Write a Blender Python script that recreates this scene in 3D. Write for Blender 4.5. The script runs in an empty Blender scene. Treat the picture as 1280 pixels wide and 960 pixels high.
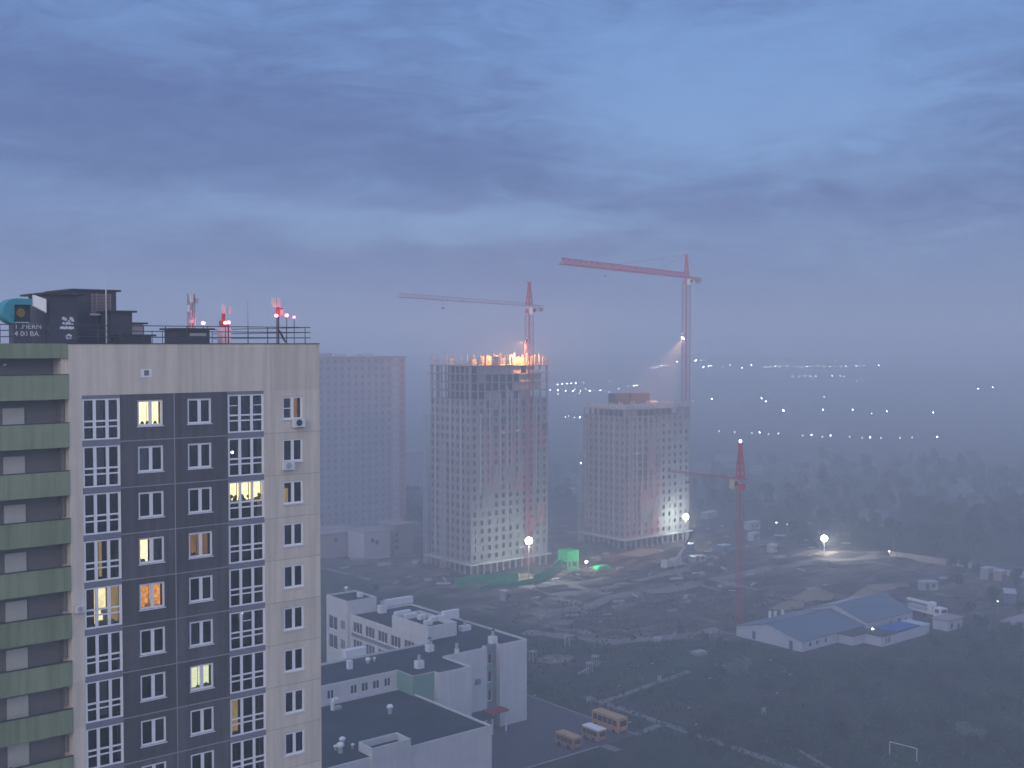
import bpy, math, random
from mathutils import Vector, noise
random.seed(11)
SC = bpy.context.scene
COL = SC.collection
RAD = math.radians

# ------------------------------------------------------------------ camera frame (the town grid is the world's X and Y)
F_PX, PITCH, EYE, HEAD = 1450.0, RAD(1.975), 70.0, RAD(39.2)
_cp, _sp, _ch, _sh = math.cos(PITCH), math.sin(PITCH), math.cos(HEAD), math.sin(HEAD)
def ray(px, py):
    u = (px - 640) / F_PX; v = (480 - py) / F_PX
    x, y, z = u, _cp + v * _sp, -_sp + v * _cp
    return (x * _ch + y * _sh, -x * _sh + y * _ch, z)
def gp(px, py, z=0.0):                      # surveyed point at height z
    d = ray(px, py); t = (z - EYE) / d[2]
    return (d[0] * t, d[1] * t, z)
def fy(px, py, Y):                          # surveyed point on a wall plane of constant Y
    d = ray(px, py); t = Y / d[1]
    return (d[0] * t, Y, EYE + d[2] * t)
def fd(px, py, D):                          # surveyed point at forward distance D
    d = ray(px, py); t = D / (d[0] * _sh + d[1] * _ch)
    return (d[0] * t, d[1] * t, EYE + d[2] * t)

def hill(x, y):
    r = x * _sh + y * _ch
    s = -y * _sh * 0 + (x * _ch - y * _sh)
    if r < 560: return 0.0
    t = min(1.0, (r - 560) / 1500.0)
    t = t * t * (3 - 2 * t)
    return t * (44 + 5 * math.sin(s * 0.004 + 1) + 3 * math.sin(s * 0.011 + r * .002))

# ------------------------------------------------------------------ materials
MATS = {}
def mat(name, col, rough=0.85, var=0.18, scale=0.6, stretch=(1, 1, 1), metal=0.0, spec=0.25, fine=6.0, bump=0.0):
    m = bpy.data.materials.new(name); m.use_nodes = True
    nt = m.node_tree; N, L = nt.nodes, nt.links
    b = N['Principled BSDF']
    b.inputs['Roughness'].default_value = rough
    b.inputs['Metallic'].default_value = metal
    b.inputs['Specular IOR Level'].default_value = spec
    geo = N.new('ShaderNodeNewGeometry')
    mp = N.new('ShaderNodeMapping'); mp.inputs['Scale'].default_value = stretch
    L.new(geo.outputs['Position'], mp.inputs['Vector'])
    n1 = N.new('ShaderNodeTexNoise'); n1.inputs['Scale'].default_value = scale; n1.inputs['Detail'].default_value = 4
    n2 = N.new('ShaderNodeTexNoise'); n2.inputs['Scale'].default_value = scale * fine; n2.inputs['Detail'].default_value = 3
    L.new(mp.outputs['Vector'], n1.inputs['Vector']); L.new(mp.outputs['Vector'], n2.inputs['Vector'])
    mx = N.new('ShaderNodeMath'); mx.operation = 'ADD'
    L.new(n1.outputs['Fac'], mx.inputs[0]); L.new(n2.outputs['Fac'], mx.inputs[1])
    mr = N.new('ShaderNodeMapRange'); mr.inputs['From Min'].default_value = 0.6; mr.inputs['From Max'].default_value = 1.4
    mr.inputs['To Min'].default_value = 1 - var; mr.inputs['To Max'].default_value = 1 + var
    L.new(mx.outputs[0], mr.inputs['Value'])
    vm = N.new('ShaderNodeVectorMath'); vm.operation = 'SCALE'; vm.inputs[0].default_value = col
    L.new(mr.outputs['Result'], vm.inputs['Scale'])
    L.new(vm.outputs['Vector'], b.inputs['Base Color'])
    if bump:
        bp = N.new('ShaderNodeBump'); bp.inputs['Strength'].default_value = bump; bp.inputs['Distance'].default_value = 0.05
        L.new(n2.outputs['Fac'], bp.inputs['Height']); L.new(bp.outputs['Normal'], b.inputs['Normal'])
    MATS[name] = m
    return m
def emis(name, col, strength, var=0.0, scale=3.0, stretch=(1, 1, 1)):
    m = bpy.data.materials.new(name); m.use_nodes = True
    nt = m.node_tree; N, L = nt.nodes, nt.links
    N.remove(N['Principled BSDF'])
    e = N.new('ShaderNodeEmission'); e.inputs['Color'].default_value = (*col, 1); e.inputs['Strength'].default_value = strength
    L.new(e.outputs[0], N['Material Output'].inputs['Surface'])
    if var:
        geo = N.new('ShaderNodeNewGeometry'); mp = N.new('ShaderNodeMapping'); mp.inputs['Scale'].default_value = stretch
        n1 = N.new('ShaderNodeTexNoise'); n1.inputs['Scale'].default_value = scale
        L.new(geo.outputs['Position'], mp.inputs['Vector']); L.new(mp.outputs['Vector'], n1.inputs['Vector'])
        mr = N.new('ShaderNodeMapRange'); mr.inputs['From Min'].default_value = .3; mr.inputs['From Max'].default_value = .7
        mr.inputs['To Min'].default_value = strength * (1 - var); mr.inputs['To Max'].default_value = strength * (1 + var)
        L.new(n1.outputs['Fac'], mr.inputs['Value']); L.new(mr.outputs['Result'], e.inputs['Strength'])
    m.cycles.emission_sampling = 'NONE'
    MATS[name] = m
    return m
def glass(name, tint=(0.75, 0.8, 0.85), ior=1.9, rough=0.02):
    m = bpy.data.materials.new(name); m.use_nodes = True
    nt = m.node_tree; N, L = nt.nodes, nt.links
    N.remove(N['Principled BSDF'])
    t = N.new('ShaderNodeBsdfTransparent'); t.inputs['Color'].default_value = (*tint, 1)
    g = N.new('ShaderNodeBsdfGlossy'); g.inputs['Roughness'].default_value = rough; g.inputs['Color'].default_value = (.8, .85, .9, 1)
    fr = N.new('ShaderNodeFresnel'); fr.inputs['IOR'].default_value = ior
    mx = N.new('ShaderNodeMixShader')
    L.new(fr.outputs[0], mx.inputs['Fac']); L.new(t.outputs[0], mx.inputs[1]); L.new(g.outputs[0], mx.inputs[2])
    L.new(mx.outputs[0], N['Material Output'].inputs['Surface'])
    MATS[name] = m
    return m
M = MATS
def weather(name, org, pw, ph, tone, streak, seams=0.0):
    """panel-to-panel tone, rain streaks and roofing seams multiplied into a material's own colour"""
    m = MATS[name]; nt = m.node_tree; N, L = nt.nodes, nt.links
    b = N['Principled BSDF']; src = b.inputs['Base Color'].links[0].from_socket
    geo = N.new('ShaderNodeNewGeometry'); s = N.new('ShaderNodeVectorMath'); s.operation = 'SUBTRACT'; s.inputs[1].default_value = org; L.new(geo.outputs['Position'], s.inputs[0])
    d = N.new('ShaderNodeVectorMath'); d.operation = 'DIVIDE'; d.inputs[1].default_value = (pw, 3.0, ph); L.new(s.outputs[0], d.inputs[0])
    fl = N.new('ShaderNodeVectorMath'); fl.operation = 'FLOOR'; L.new(d.outputs[0], fl.inputs[0])
    wn = N.new('ShaderNodeTexWhiteNoise'); wn.noise_dimensions = '3D'; L.new(fl.outputs[0], wn.inputs['Vector'])
    mp = N.new('ShaderNodeMapping'); mp.inputs['Scale'].default_value = (2.6, 2.6, .12); L.new(geo.outputs['Position'], mp.inputs[0])
    n1 = N.new('ShaderNodeTexNoise'); n1.inputs['Scale'].default_value = 1.0; n1.inputs['Detail'].default_value = 5; L.new(mp.outputs[0], n1.inputs['Vector'])
    def mr(x, a, c):
        r = N.new('ShaderNodeMapRange'); r.inputs['To Min'].default_value = a; r.inputs['To Max'].default_value = c; L.new(x, r.inputs['Value']); return r
    r1 = mr(wn.outputs['Value'], 1 - tone, 1 + tone); r2 = mr(n1.outputs['Fac'], 1 - streak, 1 + streak * .6); r2.inputs['From Min'].default_value = .35; r2.inputs['From Max'].default_value = .6
    mu = N.new('ShaderNodeMath'); mu.operation = 'MULTIPLY'; L.new(r1.outputs[0], mu.inputs[0]); L.new(r2.outputs[0], mu.inputs[1]); out = mu.outputs[0]
    if seams:
        br = N.new('ShaderNodeTexBrick'); br.inputs['Scale'].default_value = 1; br.inputs['Mortar Size'].default_value = .05; br.inputs['Brick Width'].default_value = 9; br.inputs['Row Height'].default_value = 1.05
        br.inputs['Color1'].default_value = (1, 1, 1, 1); br.inputs['Color2'].default_value = (.62, .62, .62, 1); br.inputs['Mortar'].default_value = (1.9, 1.9, 1.9, 1); L.new(geo.outputs['Position'], br.inputs['Vector'])
        n3 = N.new('ShaderNodeTexNoise'); n3.inputs['Scale'].default_value = .16; n3.inputs['Detail'].default_value = 5; L.new(geo.outputs['Position'], n3.inputs['Vector'])
        r3 = mr(n3.outputs['Fac'], .75, 2.1); r3.inputs['From Min'].default_value = .5; r3.inputs['From Max'].default_value = .72
        m2 = N.new('ShaderNodeMath'); m2.operation = 'MULTIPLY'; L.new(out, m2.inputs[0]); L.new(br.outputs['Color'], m2.inputs[1])
        m3 = N.new('ShaderNodeMath'); m3.operation = 'MULTIPLY'; L.new(m2.outputs[0], m3.inputs[0]); L.new(r3.outputs[0], m3.inputs[1]); out = m3.outputs[0]
    vs = N.new('ShaderNodeVectorMath'); vs.operation = 'SCALE'; L.new(src, vs.inputs[0]); L.new(out, vs.inputs['Scale'])
    L.new(vs.outputs[0], b.inputs['Base Color'])

# ------------------------------------------------------------------ mesh collector
class MB:
    def __init__(s): s.v, s.f, s.mi = [], [], []
    def face(s, pts, mi=0):
        n = len(s.v); s.v += [tuple(p) for p in pts]; s.f.append(tuple(range(n, n + len(pts)))); s.mi.append(mi); return s
    def box(s, x0, x1, y0, y1, z0, z1, mi=0):
        if x0 > x1: x0, x1 = x1, x0
        if y0 > y1: y0, y1 = y1, y0
        n = len(s.v)
        s.v += [(x0,y0,z0),(x1,y0,z0),(x1,y1,z0),(x0,y1,z0),(x0,y0,z1),(x1,y0,z1),(x1,y1,z1),(x0,y1,z1)]
        for f in ((3,2,1,0),(4,5,6,7),(0,1,5,4),(1,2,6,5),(2,3,7,6),(3,0,4,7)):
            s.f.append(tuple(n + i for i in f)); s.mi.append(mi)
        return s
    def tube(s, p, q, r0, r1=None, n=8, mi=0, cap=True):
        r1 = r0 if r1 is None else r1
        p, q = Vector(p), Vector(q); d = (q - p).normalized()
        a = Vector((0, 0, 1)) if abs(d.z) < .9 else Vector((1, 0, 0))
        u = d.cross(a).normalized(); w = d.cross(u)
        b = len(s.v)
        for c, r in ((p, r0), (q, r1)):
            for i in range(n):
                t = 2 * math.pi * i / n + math.pi / n
                s.v.append(tuple(c + u * (r * math.cos(t)) + w * (r * math.sin(t))))
        for i in range(n):
            j = (i + 1) % n
            s.f.append((b+i, b+j, b+n+j, b+n+i)); s.mi.append(mi)
        if cap:
            s.f.append(tuple(b + i for i in reversed(range(n)))); s.mi.append(mi)
            s.f.append(tuple(b + n + i for i in range(n))); s.mi.append(mi)
        return s
    def bar(s, p, q, w, mi=0): return s.tube(p, q, w * .7071, None, 4, mi)
    def ball(s, c, r, n=10, rings=6, mi=0, sz=1.0):
        b = len(s.v); c = Vector(c)
        for i in range(rings + 1):
            t = math.pi * i / rings
            for j in range(n):
                a = 2 * math.pi * j / n
                s.v.append((c.x + r*math.sin(t)*math.cos(a), c.y + r*math.sin(t)*math.sin(a), c.z + sz*r*math.cos(t)))
        for i in range(rings):
            for j in range(n):
                k = (j + 1) % n
                s.f.append((b+i*n+j, b+(i+1)*n+j, b+(i+1)*n+k, b+i*n+k)); s.mi.append(mi)
        return s
    def prism(s, poly, z0, z1, mi=0, top=None):
        n = len(poly); b = len(s.v)
        s.v += [(x, y, z0) for x, y in poly] + [(x, y, z1) for x, y in poly]
        for i in range(n):
            j = (i + 1) % n
            s.f.append((b+i, b+j, b+n+j, b+n+i)); s.mi.append(mi)
        s.f.append(tuple(b + n + i for i in range(n))); s.mi.append(mi if top is None else top)
        s.f.append(tuple(b + i for i in reversed(range(n)))); s.mi.append(mi)
        return s
    def holed(s, u0, u1, z0, z1, d, holes, depth=0.15, axis='y', mi=0, rmi=None):
        """a wall facing -Y (axis y, plane Y=d) or -X (axis x, plane X=d), with rectangular holes and their reveals"""
        rmi = mi if rmi is None else rmi
        P = (lambda u, z, k: (u, d + k, z)) if axis == 'y' else (lambda u, z, k: (d + k, u, z))
        us = sorted({u0, u1, *[h[0] for h in holes], *[h[1] for h in holes]}); us = [u for u in us if u0 <= u <= u1]
        for a, b in zip(us, us[1:]):
            c = (a + b) / 2
            hs = sorted([(h[2], h[3]) for h in holes if h[0] < c < h[1]])
            z = z0
            for h0, h1 in hs + [(z1, z1)]:
                if h0 > z + 1e-6: s.face([P(a,z,0), P(b,z,0), P(b,h0,0), P(a,h0,0)], mi)
                z = max(z, h1)
        for a, b, c, e in holes:
            s.face([P(a,c,0), P(b,c,0), P(b,c,depth), P(a,c,depth)], rmi)
            s.face([P(a,e,0), P(a,e,depth), P(b,e,depth), P(b,e,0)], rmi)
            s.face([P(a,c,0), P(a,c,depth), P(a,e,depth), P(a,e,0)], rmi)
            s.face([P(b,c,0), P(b,e,0), P(b,e,depth), P(b,c,depth)], rmi)
        return s
    def lattice(s, p, q, w, h, step, r=.11, rd=.06, up=(0, 0, 1), tri=False, mi=0):
        p, q = Vector(p), Vector(q); d = q - p; L = d.length; d.normalize()
        up = Vector(up); sd = d.cross(up).normalized(); up = sd.cross(d).normalized()
        if tri: ch = [-sd*w/2, sd*w/2, up*h]
        else: ch = [-sd*w/2-up*h/2, sd*w/2-up*h/2, sd*w/2+up*h/2, -sd*w/2+up*h/2]
        n = max(1, round(L / step)); k = len(ch)
        for c in ch: s.bar(p + c, q + c, 2 * r, mi)
        for i in range(n):
            a = p + d * (L * i / n); b = p + d * (L * (i + 1) / n)
            for j in range(k):
                c0, c1 = ch[j], ch[(j + 1) % k]
                s.bar(a + c0, b + c1, 2 * rd, mi) if i % 2 == 0 else s.bar(a + c1, b + c0, 2 * rd, mi)
                s.bar(a + c0, a + c1, 2 * rd, mi)
        return s
    def build(s, name, m, parent=None, loc=None, local=False, smooth=False):
        me = bpy.data.meshes.new(name)
        off = Vector((0, 0, 0))
        if parent is not None and not local:
            p = parent
            while p is not None: off += p.location; p = p.parent
        elif loc is not None: off = Vector(loc)
        me.from_pydata([tuple(Vector(v) - off) for v in s.v] if off.length else s.v, [], s.f)
        for x in (m if isinstance(m, (list, tuple)) else [m]): me.materials.append(x)
        if isinstance(m, (list, tuple)): me.polygons.foreach_set('material_index', s.mi)
        if smooth: me.polygons.foreach_set('use_smooth', [True] * len(me.polygons))
        me.update()
        o = bpy.data.objects.new(name, me); COL.objects.link(o)
        if parent is not None: o.parent = parent
        elif loc is not None: o.location = loc
        return o

def tag(o, label=None, cat=None, group=None, kind=None):
    if label: o['label'] = label
    if cat: o['category'] = cat
    if group: o['group'] = group
    if kind: o['kind'] = kind
    return o
def thing(name, loc, label, cat, group=None, rz=0.0):
    o = bpy.data.objects.new(name, None); COL.objects.link(o)
    o.location = loc; o.rotation_euler = (0, 0, rz); o.empty_display_size = .2
    return tag(o, label, cat, group)
def dup(root, loc, rz=0.0, label=None, group=None, scale=None):
    r = root.copy(); COL.objects.link(r); r.location = loc; r.rotation_euler = (0, 0, rz)
    if scale: r.scale = scale if isinstance(scale, tuple) else (scale,) * 3
    if label: r['label'] = label
    if group: r['group'] = group
    for ch in root.children:
        c = ch.copy(); COL.objects.link(c); c.parent = r
        for g in ch.children:
            e = g.copy(); COL.objects.link(e); e.parent = c
    return r
def struct(name, mb, m): return tag(mb.build(name, m), kind='structure')

# ------------------------------------------------------------------ palette
mat('cream_plaster', (.66, .585, .50), .9, .05, .35, bump=.15); weather('cream_plaster', (22.95, 69.5, 66.93), 3.35, 2.84, .07, .10)
mat('graphite_plaster', (.100, .098, .112), .9, .10, .5); weather('graphite_plaster', (29.43, 69.5, 66.93), 3.45, 2.84, .16, .16)
mat('joint_grey', (.30, .30, .33), .9, .1)
mat('blue_grey_panel', (.20, .21, .26), .8, .08)
mat('green_panel', (.23, .275, .175), .75, .08, .5, bump=.1); weather('green_panel', (22.9, 69.5, 68.18), 7.3, 2.84, .08, .16)
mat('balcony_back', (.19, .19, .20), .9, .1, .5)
mat('white_frame', (.84, .84, .88), .5, .04, spec=.4)
mat('white_panel', (.62, .62, .58), .6, .05)
mat('dark_room', (.012, .013, .02), .9, .3, 1.2)
mat('grey_curtain', (.17, .18, .20), .9, .25, 2.0, (6, 6, .3))
mat('pale_curtain', (.42, .46, .48), .9, .18, 2.0, (6, 6, .3))
mat('brown_curtain', (.10, .075, .07), .9, .25, 2.0, (6, 6, .3))
mat('purple_curtain', (.14, .10, .40), .9, .2, 2.0, (6, 6, .3))
mat('leaf_lamplit', (.26, .27, .05), .9, .4, 5)  # leaf colour brightened as if the room light fell on it
mat('dark_sheet', (.055, .06, .078), .6, .12, .8, spec=.3)
mat('roof_metal', (.035, .037, .045), .6, .15)
mat('rail_metal', (.05, .055, .075), .5, .1)
mat('galvanised', (.45, .46, .48), .45, .15, 2, metal=.3)
mat('white_metal', (.70, .70, .72), .5, .08, 2)
mat('cyan_paint', (.035, .30, .36), .5, .08, 2)
mat('deep_teal', (.012, .05, .06), .6, .2, 2)
mat('mustard_disc', (.30, .22, .02), .6, .2, 4)
mat('white_paint', (.75, .76, .80), .7, .2, 6)
mat('mast_red', (.50, .06, .05), .5, .1, 2)
mat('dark_steel', (.04, .045, .06), .5, .2, 2)
mat('school_plaster', (.57, .57, .575), .9, .07, .12, bump=.1); weather('school_plaster', (0, 0, .2), 3.0, 3.6, .04, .045)
mat('school_green', (.16, .30, .24), .85, .08, .3)
mat('school_grey', (.20, .20, .23), .85, .08, .3)
mat('bitumen_roof', (.008, .022, .034), .8, .35, .12, (1, .6, 1)); weather('bitumen_roof', (0, 0, 0), 400, 400, .0, .0, 1.0)
mat('window_dark', (.015, .017, .026), .25, .3, .5, spec=.5)
mat('window_mid', (.06, .06, .075), .4, .3, .5, spec=.4)
mat('canopy_red', (.30, .035, .04), .6, .15)
mat('concrete', (.285, .238, .24), .9, .22, .18, (1, 1, .4))
mat('concrete_light', (.42, .40, .41), .9, .2, .2, (1, 1, .4))
mat('brick_pink', (.36, .205, .215), .9, .18, .25)  # pink brick, deepened for the orange glow; concrete warmed likewise
mat('clad_grey', (.25, .235, .24), .85, .10, .2)
mat('clad_pale', (.29, .29, .30), .85, .10, .2)
mat('scaffold_pale', (.42, .39, .40), .8, .15, .4)
mat('open_dark', (.085, .075, .085), .9, .3, .3)  # interior shade of the openings as colour, paled in place of haze
mat('rust_box', (.028, .021, .021), .8, .25, .5)
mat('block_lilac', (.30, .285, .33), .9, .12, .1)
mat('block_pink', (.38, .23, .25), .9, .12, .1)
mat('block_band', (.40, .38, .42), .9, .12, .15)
mat('crane_red', (.50, .015, .06), .45, .12, .3, spec=.4)
mat('mast_fog_tint', (.33, .07, .095), .6, .15, .3)  # crane red greyed: fog fading put into the paint colour
mat('crane_white', (.72, .72, .74), .5, .1, .3)
mat('crane_cab', (.48, .40, .22), .5, .15, 2)
mat('ballast', (.26, .25, .25), .9, .2)
mat('barn_white', (.44, .46, .54), .8, .10, .25)
mat('barn_roof', (.105, .14, .195), .6, .12, .3, (.3, 3, 1), spec=.35)
mat('shed_blue', (.02, .075, .30), .55, .12, .4)
mat('asphalt', (.068, .060, .075), .9, .2, .25)
mat('paving', (.17, .165, .17), .9, .22, .4)
mat('kerb', (.28, .28, .29), .9, .2, .8)
mat('dirt_light', (.17, .145, .13), .95, .35, .12, fine=9)
mat('soil', (.105, .075, .06), .95, .35, .25, fine=8, bump=.6)
mat('sand', (.24, .19, .14), .95, .2, .3, fine=8, bump=.4)
mat('orange_bus', (.48, .23, .08), .45, .08, 1, spec=.5)
mat('bus_roof', (.46, .27, .13), .6, .12, 1)
mat('van_orange', (.30, .16, .08), .45, .1, 1, spec=.5)
mat('tyre', (.012, .012, .013), .9, .2)
mat('lens_red', (.4, .01, .01), .3, .1)
mat('lens_clear', (.6, .6, .6), .2, .1)
mat('net_green', (.03, .20, .10), .85, .6, .5)
mat('tarp_green', (.03, .33, .12), .7, .25, .8)
mat('pale_debris', (.30, .29, .30), .85, .25, .8)
mat('cabin_blue', (.10, .14, .22), .7, .2, .5)
mat('fog_paled_window', (.17, .16, .19), .5, .3, .5)  # low-contrast panes: fog fading put into the window colour
mat('cabin_white', (.29, .29, .32), .7, .15, .5)
mat('house_wall', (.15, .145, .15), .9, .2, .2)
mat('house_brick', (.17, .09, .08), .9, .2, .2)
mat('house_roof', (.11, .11, .125), .8, .2, .3)
mat('house_roof_red', (.13, .075, .075), .8, .2, .3)
mat('bark', (.06, .05, .045), .95, .3, 1)
mat('foliage_dark', (.030, .045, .030), .95, .45, .35)
mat('foliage_mid', (.045, .065, .038), .95, .45, .35)
mat('foliage_pale', (.13, .145, .13), .95, .35, .4)
mat('goal_white', (.62, .64, .66), .5, .1)
emis('lit_yellow', (1.0, .76, .32), 2.6, .25, 3, (4, 4, 1))
emis('lit_warm_white', (1.0, .80, .40), 1.5, .2, 2)
emis('lit_orange', (1.0, .38, .07), .9, .55, 6)
emis('lit_brown', (.75, .36, .11), .30, .35, 4, (4, 4, .5))
emis('lit_lime', (.95, .95, .55), 1.1, .2, 5, (1, 1, 4))
emis('lit_dim', (.85, .55, .18), .38, .3, 4, (5, 5, .5))
emis('bulb_white', (1, .95, .85), 9)
emis('bulb_red', (1, .16, .24), 14)
emis('bulb_crane', (1, .9, .8), 14)
emis('bulb_flood', (1.0, 1.0, .9), 60)
emis('bulb_orange', (1.0, .62, .28), 45)
glass('window_glass')
glass('loggia_glass', (.72, .77, .83), 1.85)
SIG = 0.0017
# ================================================================== the panel apartment block close by
YF = 69.5
FZ = lambda k: 66.93 - 2.84 * k
NR = 10
apt = thing('apartment_building', (31, 77, 0), 'cream and dark grey panel apartment block with green balconies and white framed windows', 'apartment building')
wins = []                                   # (x0, x1, z0, z1, kind, row)
COLW = {'a': (27.08, 28.70), 'b': (30.30, 31.90), 'e': (36.95, 38.45)}
for k in range(NR):
    for c, (a, b) in COLW.items():
        h = (.38, 1.98) if c != 'e' else (.44, 1.98)
        wins.append((a, b, FZ(k) - h[1], FZ(k) - h[0], c, k))
LOG = {'l': (23.70, 25.98), 'r': (33.02, 35.58)}
H = lambda cs: [w[:4] for w in wins if w[4] in cs]
ZB = FZ(NR)
w = MB()
w.face([(22.95, YF, ZB), (23.70, YF, ZB), (23.70, YF, 66.93), (22.95, YF, 66.93)])
w.face([(22.95, YF, 66.93), (39.75, YF, 66.93), (39.75, YF, 70.0), (22.95, YF, 70.0)])
w.holed(35.58, 39.75, ZB, 66.93, YF, H('e'), .16)
w.face([(22.95, YF, 0), (39.75, YF, 0), (39.75, YF, ZB), (22.95, YF, ZB)])
w.face([(39.75, YF, 0), (39.75, 86, 0), (39.75, 86, 70), (39.75, YF, 70)])
w.face([(8, 86, 0), (8, 86, 70), (39.75, 86, 70), (39.75, 86, 0)])
w.face([(22.95, YF, 0), (22.95, YF, 70), (22.95, 71.3, 70), (22.95, 71.3, 0)])
for x in (25.98, 33.02, 23.70, 35.58):      # cheeks of the loggia bays
    w.face([(x, YF, ZB), (x, YF + 1.0, ZB), (x, YF + 1.0, 66.93), (x, YF, 66.93)])
w.build('wall', M['cream_plaster'], apt)
a = MB(); a.holed(25.98, 33.02, ZB, 66.93, YF + .02, H('ab'), .16)
a.build('accent_wall', M['graphite_plaster'], apt)
j = MB()
for k in range(1, NR): j.box(25.98, 33.02, YF - .004, YF + .03, FZ(k) - .03, FZ(k) + .03)
j.box(29.40, 29.46, YF - .006, YF + .03, ZB, 66.92)
j.build('panel_joint', M['joint_grey'], apt)
for k in range(1, NR): MB().box(35.60, 39.74, YF - .003, YF + .01, FZ(k) - .012, FZ(k) + .012).build('panel_joint', M['concrete'], apt)
for x in (31.2, 36.1): MB().box(x, x + .015, YF - .003, YF + .01, 66.95, 69.95).build('panel_joint', M['concrete'], apt)
MB().box(22.9, 39.8, YF - .05, YF + .35, 70.0, 70.05).build('parapet_cap', M['roof_metal'], apt)
MB().box(8, 39.7, YF + .36, 85.9, 69.2, 69.4).build('roof', M['bitumen_roof'], apt)
# vent window of the service floor
v = MB(); x0, _, z0 = fy(176, 472, YF); x1, _, z1 = fy(189.5, 461, YF)
v.box(x0, x1, YF - .03, YF - .002, z0, z1); o = v.build('service_vent', M['white_frame'], apt)
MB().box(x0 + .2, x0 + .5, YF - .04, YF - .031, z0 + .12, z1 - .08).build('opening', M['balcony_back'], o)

# windows: frame (the part), sill, panes, what hangs or shines behind them
STATE = {('a',0):('lit_yellow','lit_yellow'), ('a',1):('pale_curtain',None), ('a',3):('lit_yellow','grey_curtain'), ('a',4):('lit_orange','lit_orange'),
         ('b',1):('brown_curtain',None), ('b',3):('lit_brown','lit_brown'), ('b',6):('lit_lime','lit_lime'), ('b',4):(None,'grey_curtain'),
         ('e',0):('grey_curtain','lit_brown'), ('e',1):('brown_curtain',None), ('e',2):('lit_dim',None), ('e',3):('grey_curtain','grey_curtain'),
         ('e',7):('brown_curtain','grey_curtain'), ('e',8):('purple_curtain','purple_curtain'), ('b',5):('grey_curtain',None), ('a',7):(None,'grey_curtain'),
         ('a',6):(None,'grey_curtain'), ('b',2):(None,None), ('b',0):(None,None), ('e',4):('grey_curtain',None)}
LITL = {('a',0):'brightly lit yellow window', ('a',4):'orange lit window', ('b',6):'pale lime lit window', ('b',3):'dim brown lit window',
        ('a',3):'window with a lit yellow left half', ('e',8):'window with a purple curtain', ('a',1):'window with a pale left blind'}
for (x0, x1, z0, z1, c, k) in wins:
    yf = YF + (.02 if c in 'ab' else 0)
    y = yf + .06
    f = MB(); t = .12; xm = (x0 + x1) / 2 + (.02 if c != 'e' else 0)
    for (p, q) in ((x0, x0 + t), (x1 - t, x1), (xm - .105, xm + .105)): f.box(p, q, y, y + .09, z0, z1)
    for (p, q) in ((x0 + t, xm - .105), (xm + .105, x1 - t)):
        f.box(p, q, y, y + .09, z0, z0 + t); f.box(p, q, y, y + .09, z1 - t, z1)
    if (c, k) == ('e', 0): f.box(x0 + t, xm - .09, y, y + .09, z0 + .72, z0 + .78)
    fo = f.build('window', M['white_frame'], apt)
    if (c, k) in LITL: fo['label'] = LITL[(c, k)]
    MB().box(x0 - .05, x1 + .05, yf - .07, yf + .058, z0 - .06, z0 - .004).build('sill', M['white_metal'], fo)
    MB().face([(x0 + t, y + .05, z0 + t), (x1 - t, y + .05, z0 + t), (x1 - t, y + .05, z1 - t), (x0 + t, y + .05, z1 - t)]).build('pane', M['window_glass'], fo)
    r = MB(); d = .9
    r.face([(x0, y + d, z0), (x1, y + d, z0), (x1, y + d, z1), (x0, y + d, z1)])
    for u in (x0, x1): r.face([(u, y + .1, z0), (u, y + d, z0), (u, y + d, z1), (u, y + .1, z1)])
    for u in (z0, z1): r.face([(x0, y + .1, u), (x1, y + .1, u), (x1, y + d, u), (x0, y + d, u)])
    r.build('room', M['dark_room'], fo)
    sl, sr = STATE.get((c, k), (random.choice((None, None, 'brown_curtain', 'grey_curtain')), random.choice((None, None, 'brown_curtain'))))
    for (p, q, st) in ((x0 + .02, xm - .01, sl), (xm + .01, x1 - .02, sr)):
        if not st: continue
        zz = z1 - .02
        if (c, k) == ('e', 2): zz = z0 + 1.0
        dep = .30 if 'curtain' in st else .62
        g = MB(); n = 9
        for i in range(n):                   # folded cloth, or the bright room behind
            xa, xb = p + (q - p) * i / n, p + (q - p) * (i + 1) / n
            oa, ob = (.035 if i % 2 else 0), (0 if i % 2 else .035)
            g.face([(xa, y + dep + oa, z0 + .02), (xb, y + dep + ob, z0 + .02), (xb, y + dep + ob, zz), (xa, y + dep + oa, zz)])
        g.build('curtain' if 'curtain' in st else 'lit_room', M[st], fo)
    if (c, k) in (('a', 0), ('a', 3), ('a', 4), ('b', 3), ('b', 6)):
        g = MB()
        for i in range(5):
            px_ = x0 + .2 + (x1 - x0 - .4) * random.random() * (.45 if (c, k) == ('a', 3) else 1)
            g.ball((px_, y + .3, z0 + .1), .08 + .06 * random.random(), 7, 5, sz=1.6)
        g.box(x0 + .1, x1 - .1, y + .2, y + .45, z0 + .0, z0 + .06)
        g.build('windowsill_plants', M['leaf_lamplit' if (c, k) != ('a', 4) else 'lit_brown'], fo)['kind'] = 'stuff'  # plants in the orange window glow: room light put into their material
    if (c, k) in (('e', 5), ('e', 1)):
        MB().ball((x1 - .35 if k == 5 else x0 + .5, y + .4, z1 - .15 if k == 5 else z1 - .8), .06, 8, 6).build('lamp', M['bulb_white'], fo)

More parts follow.
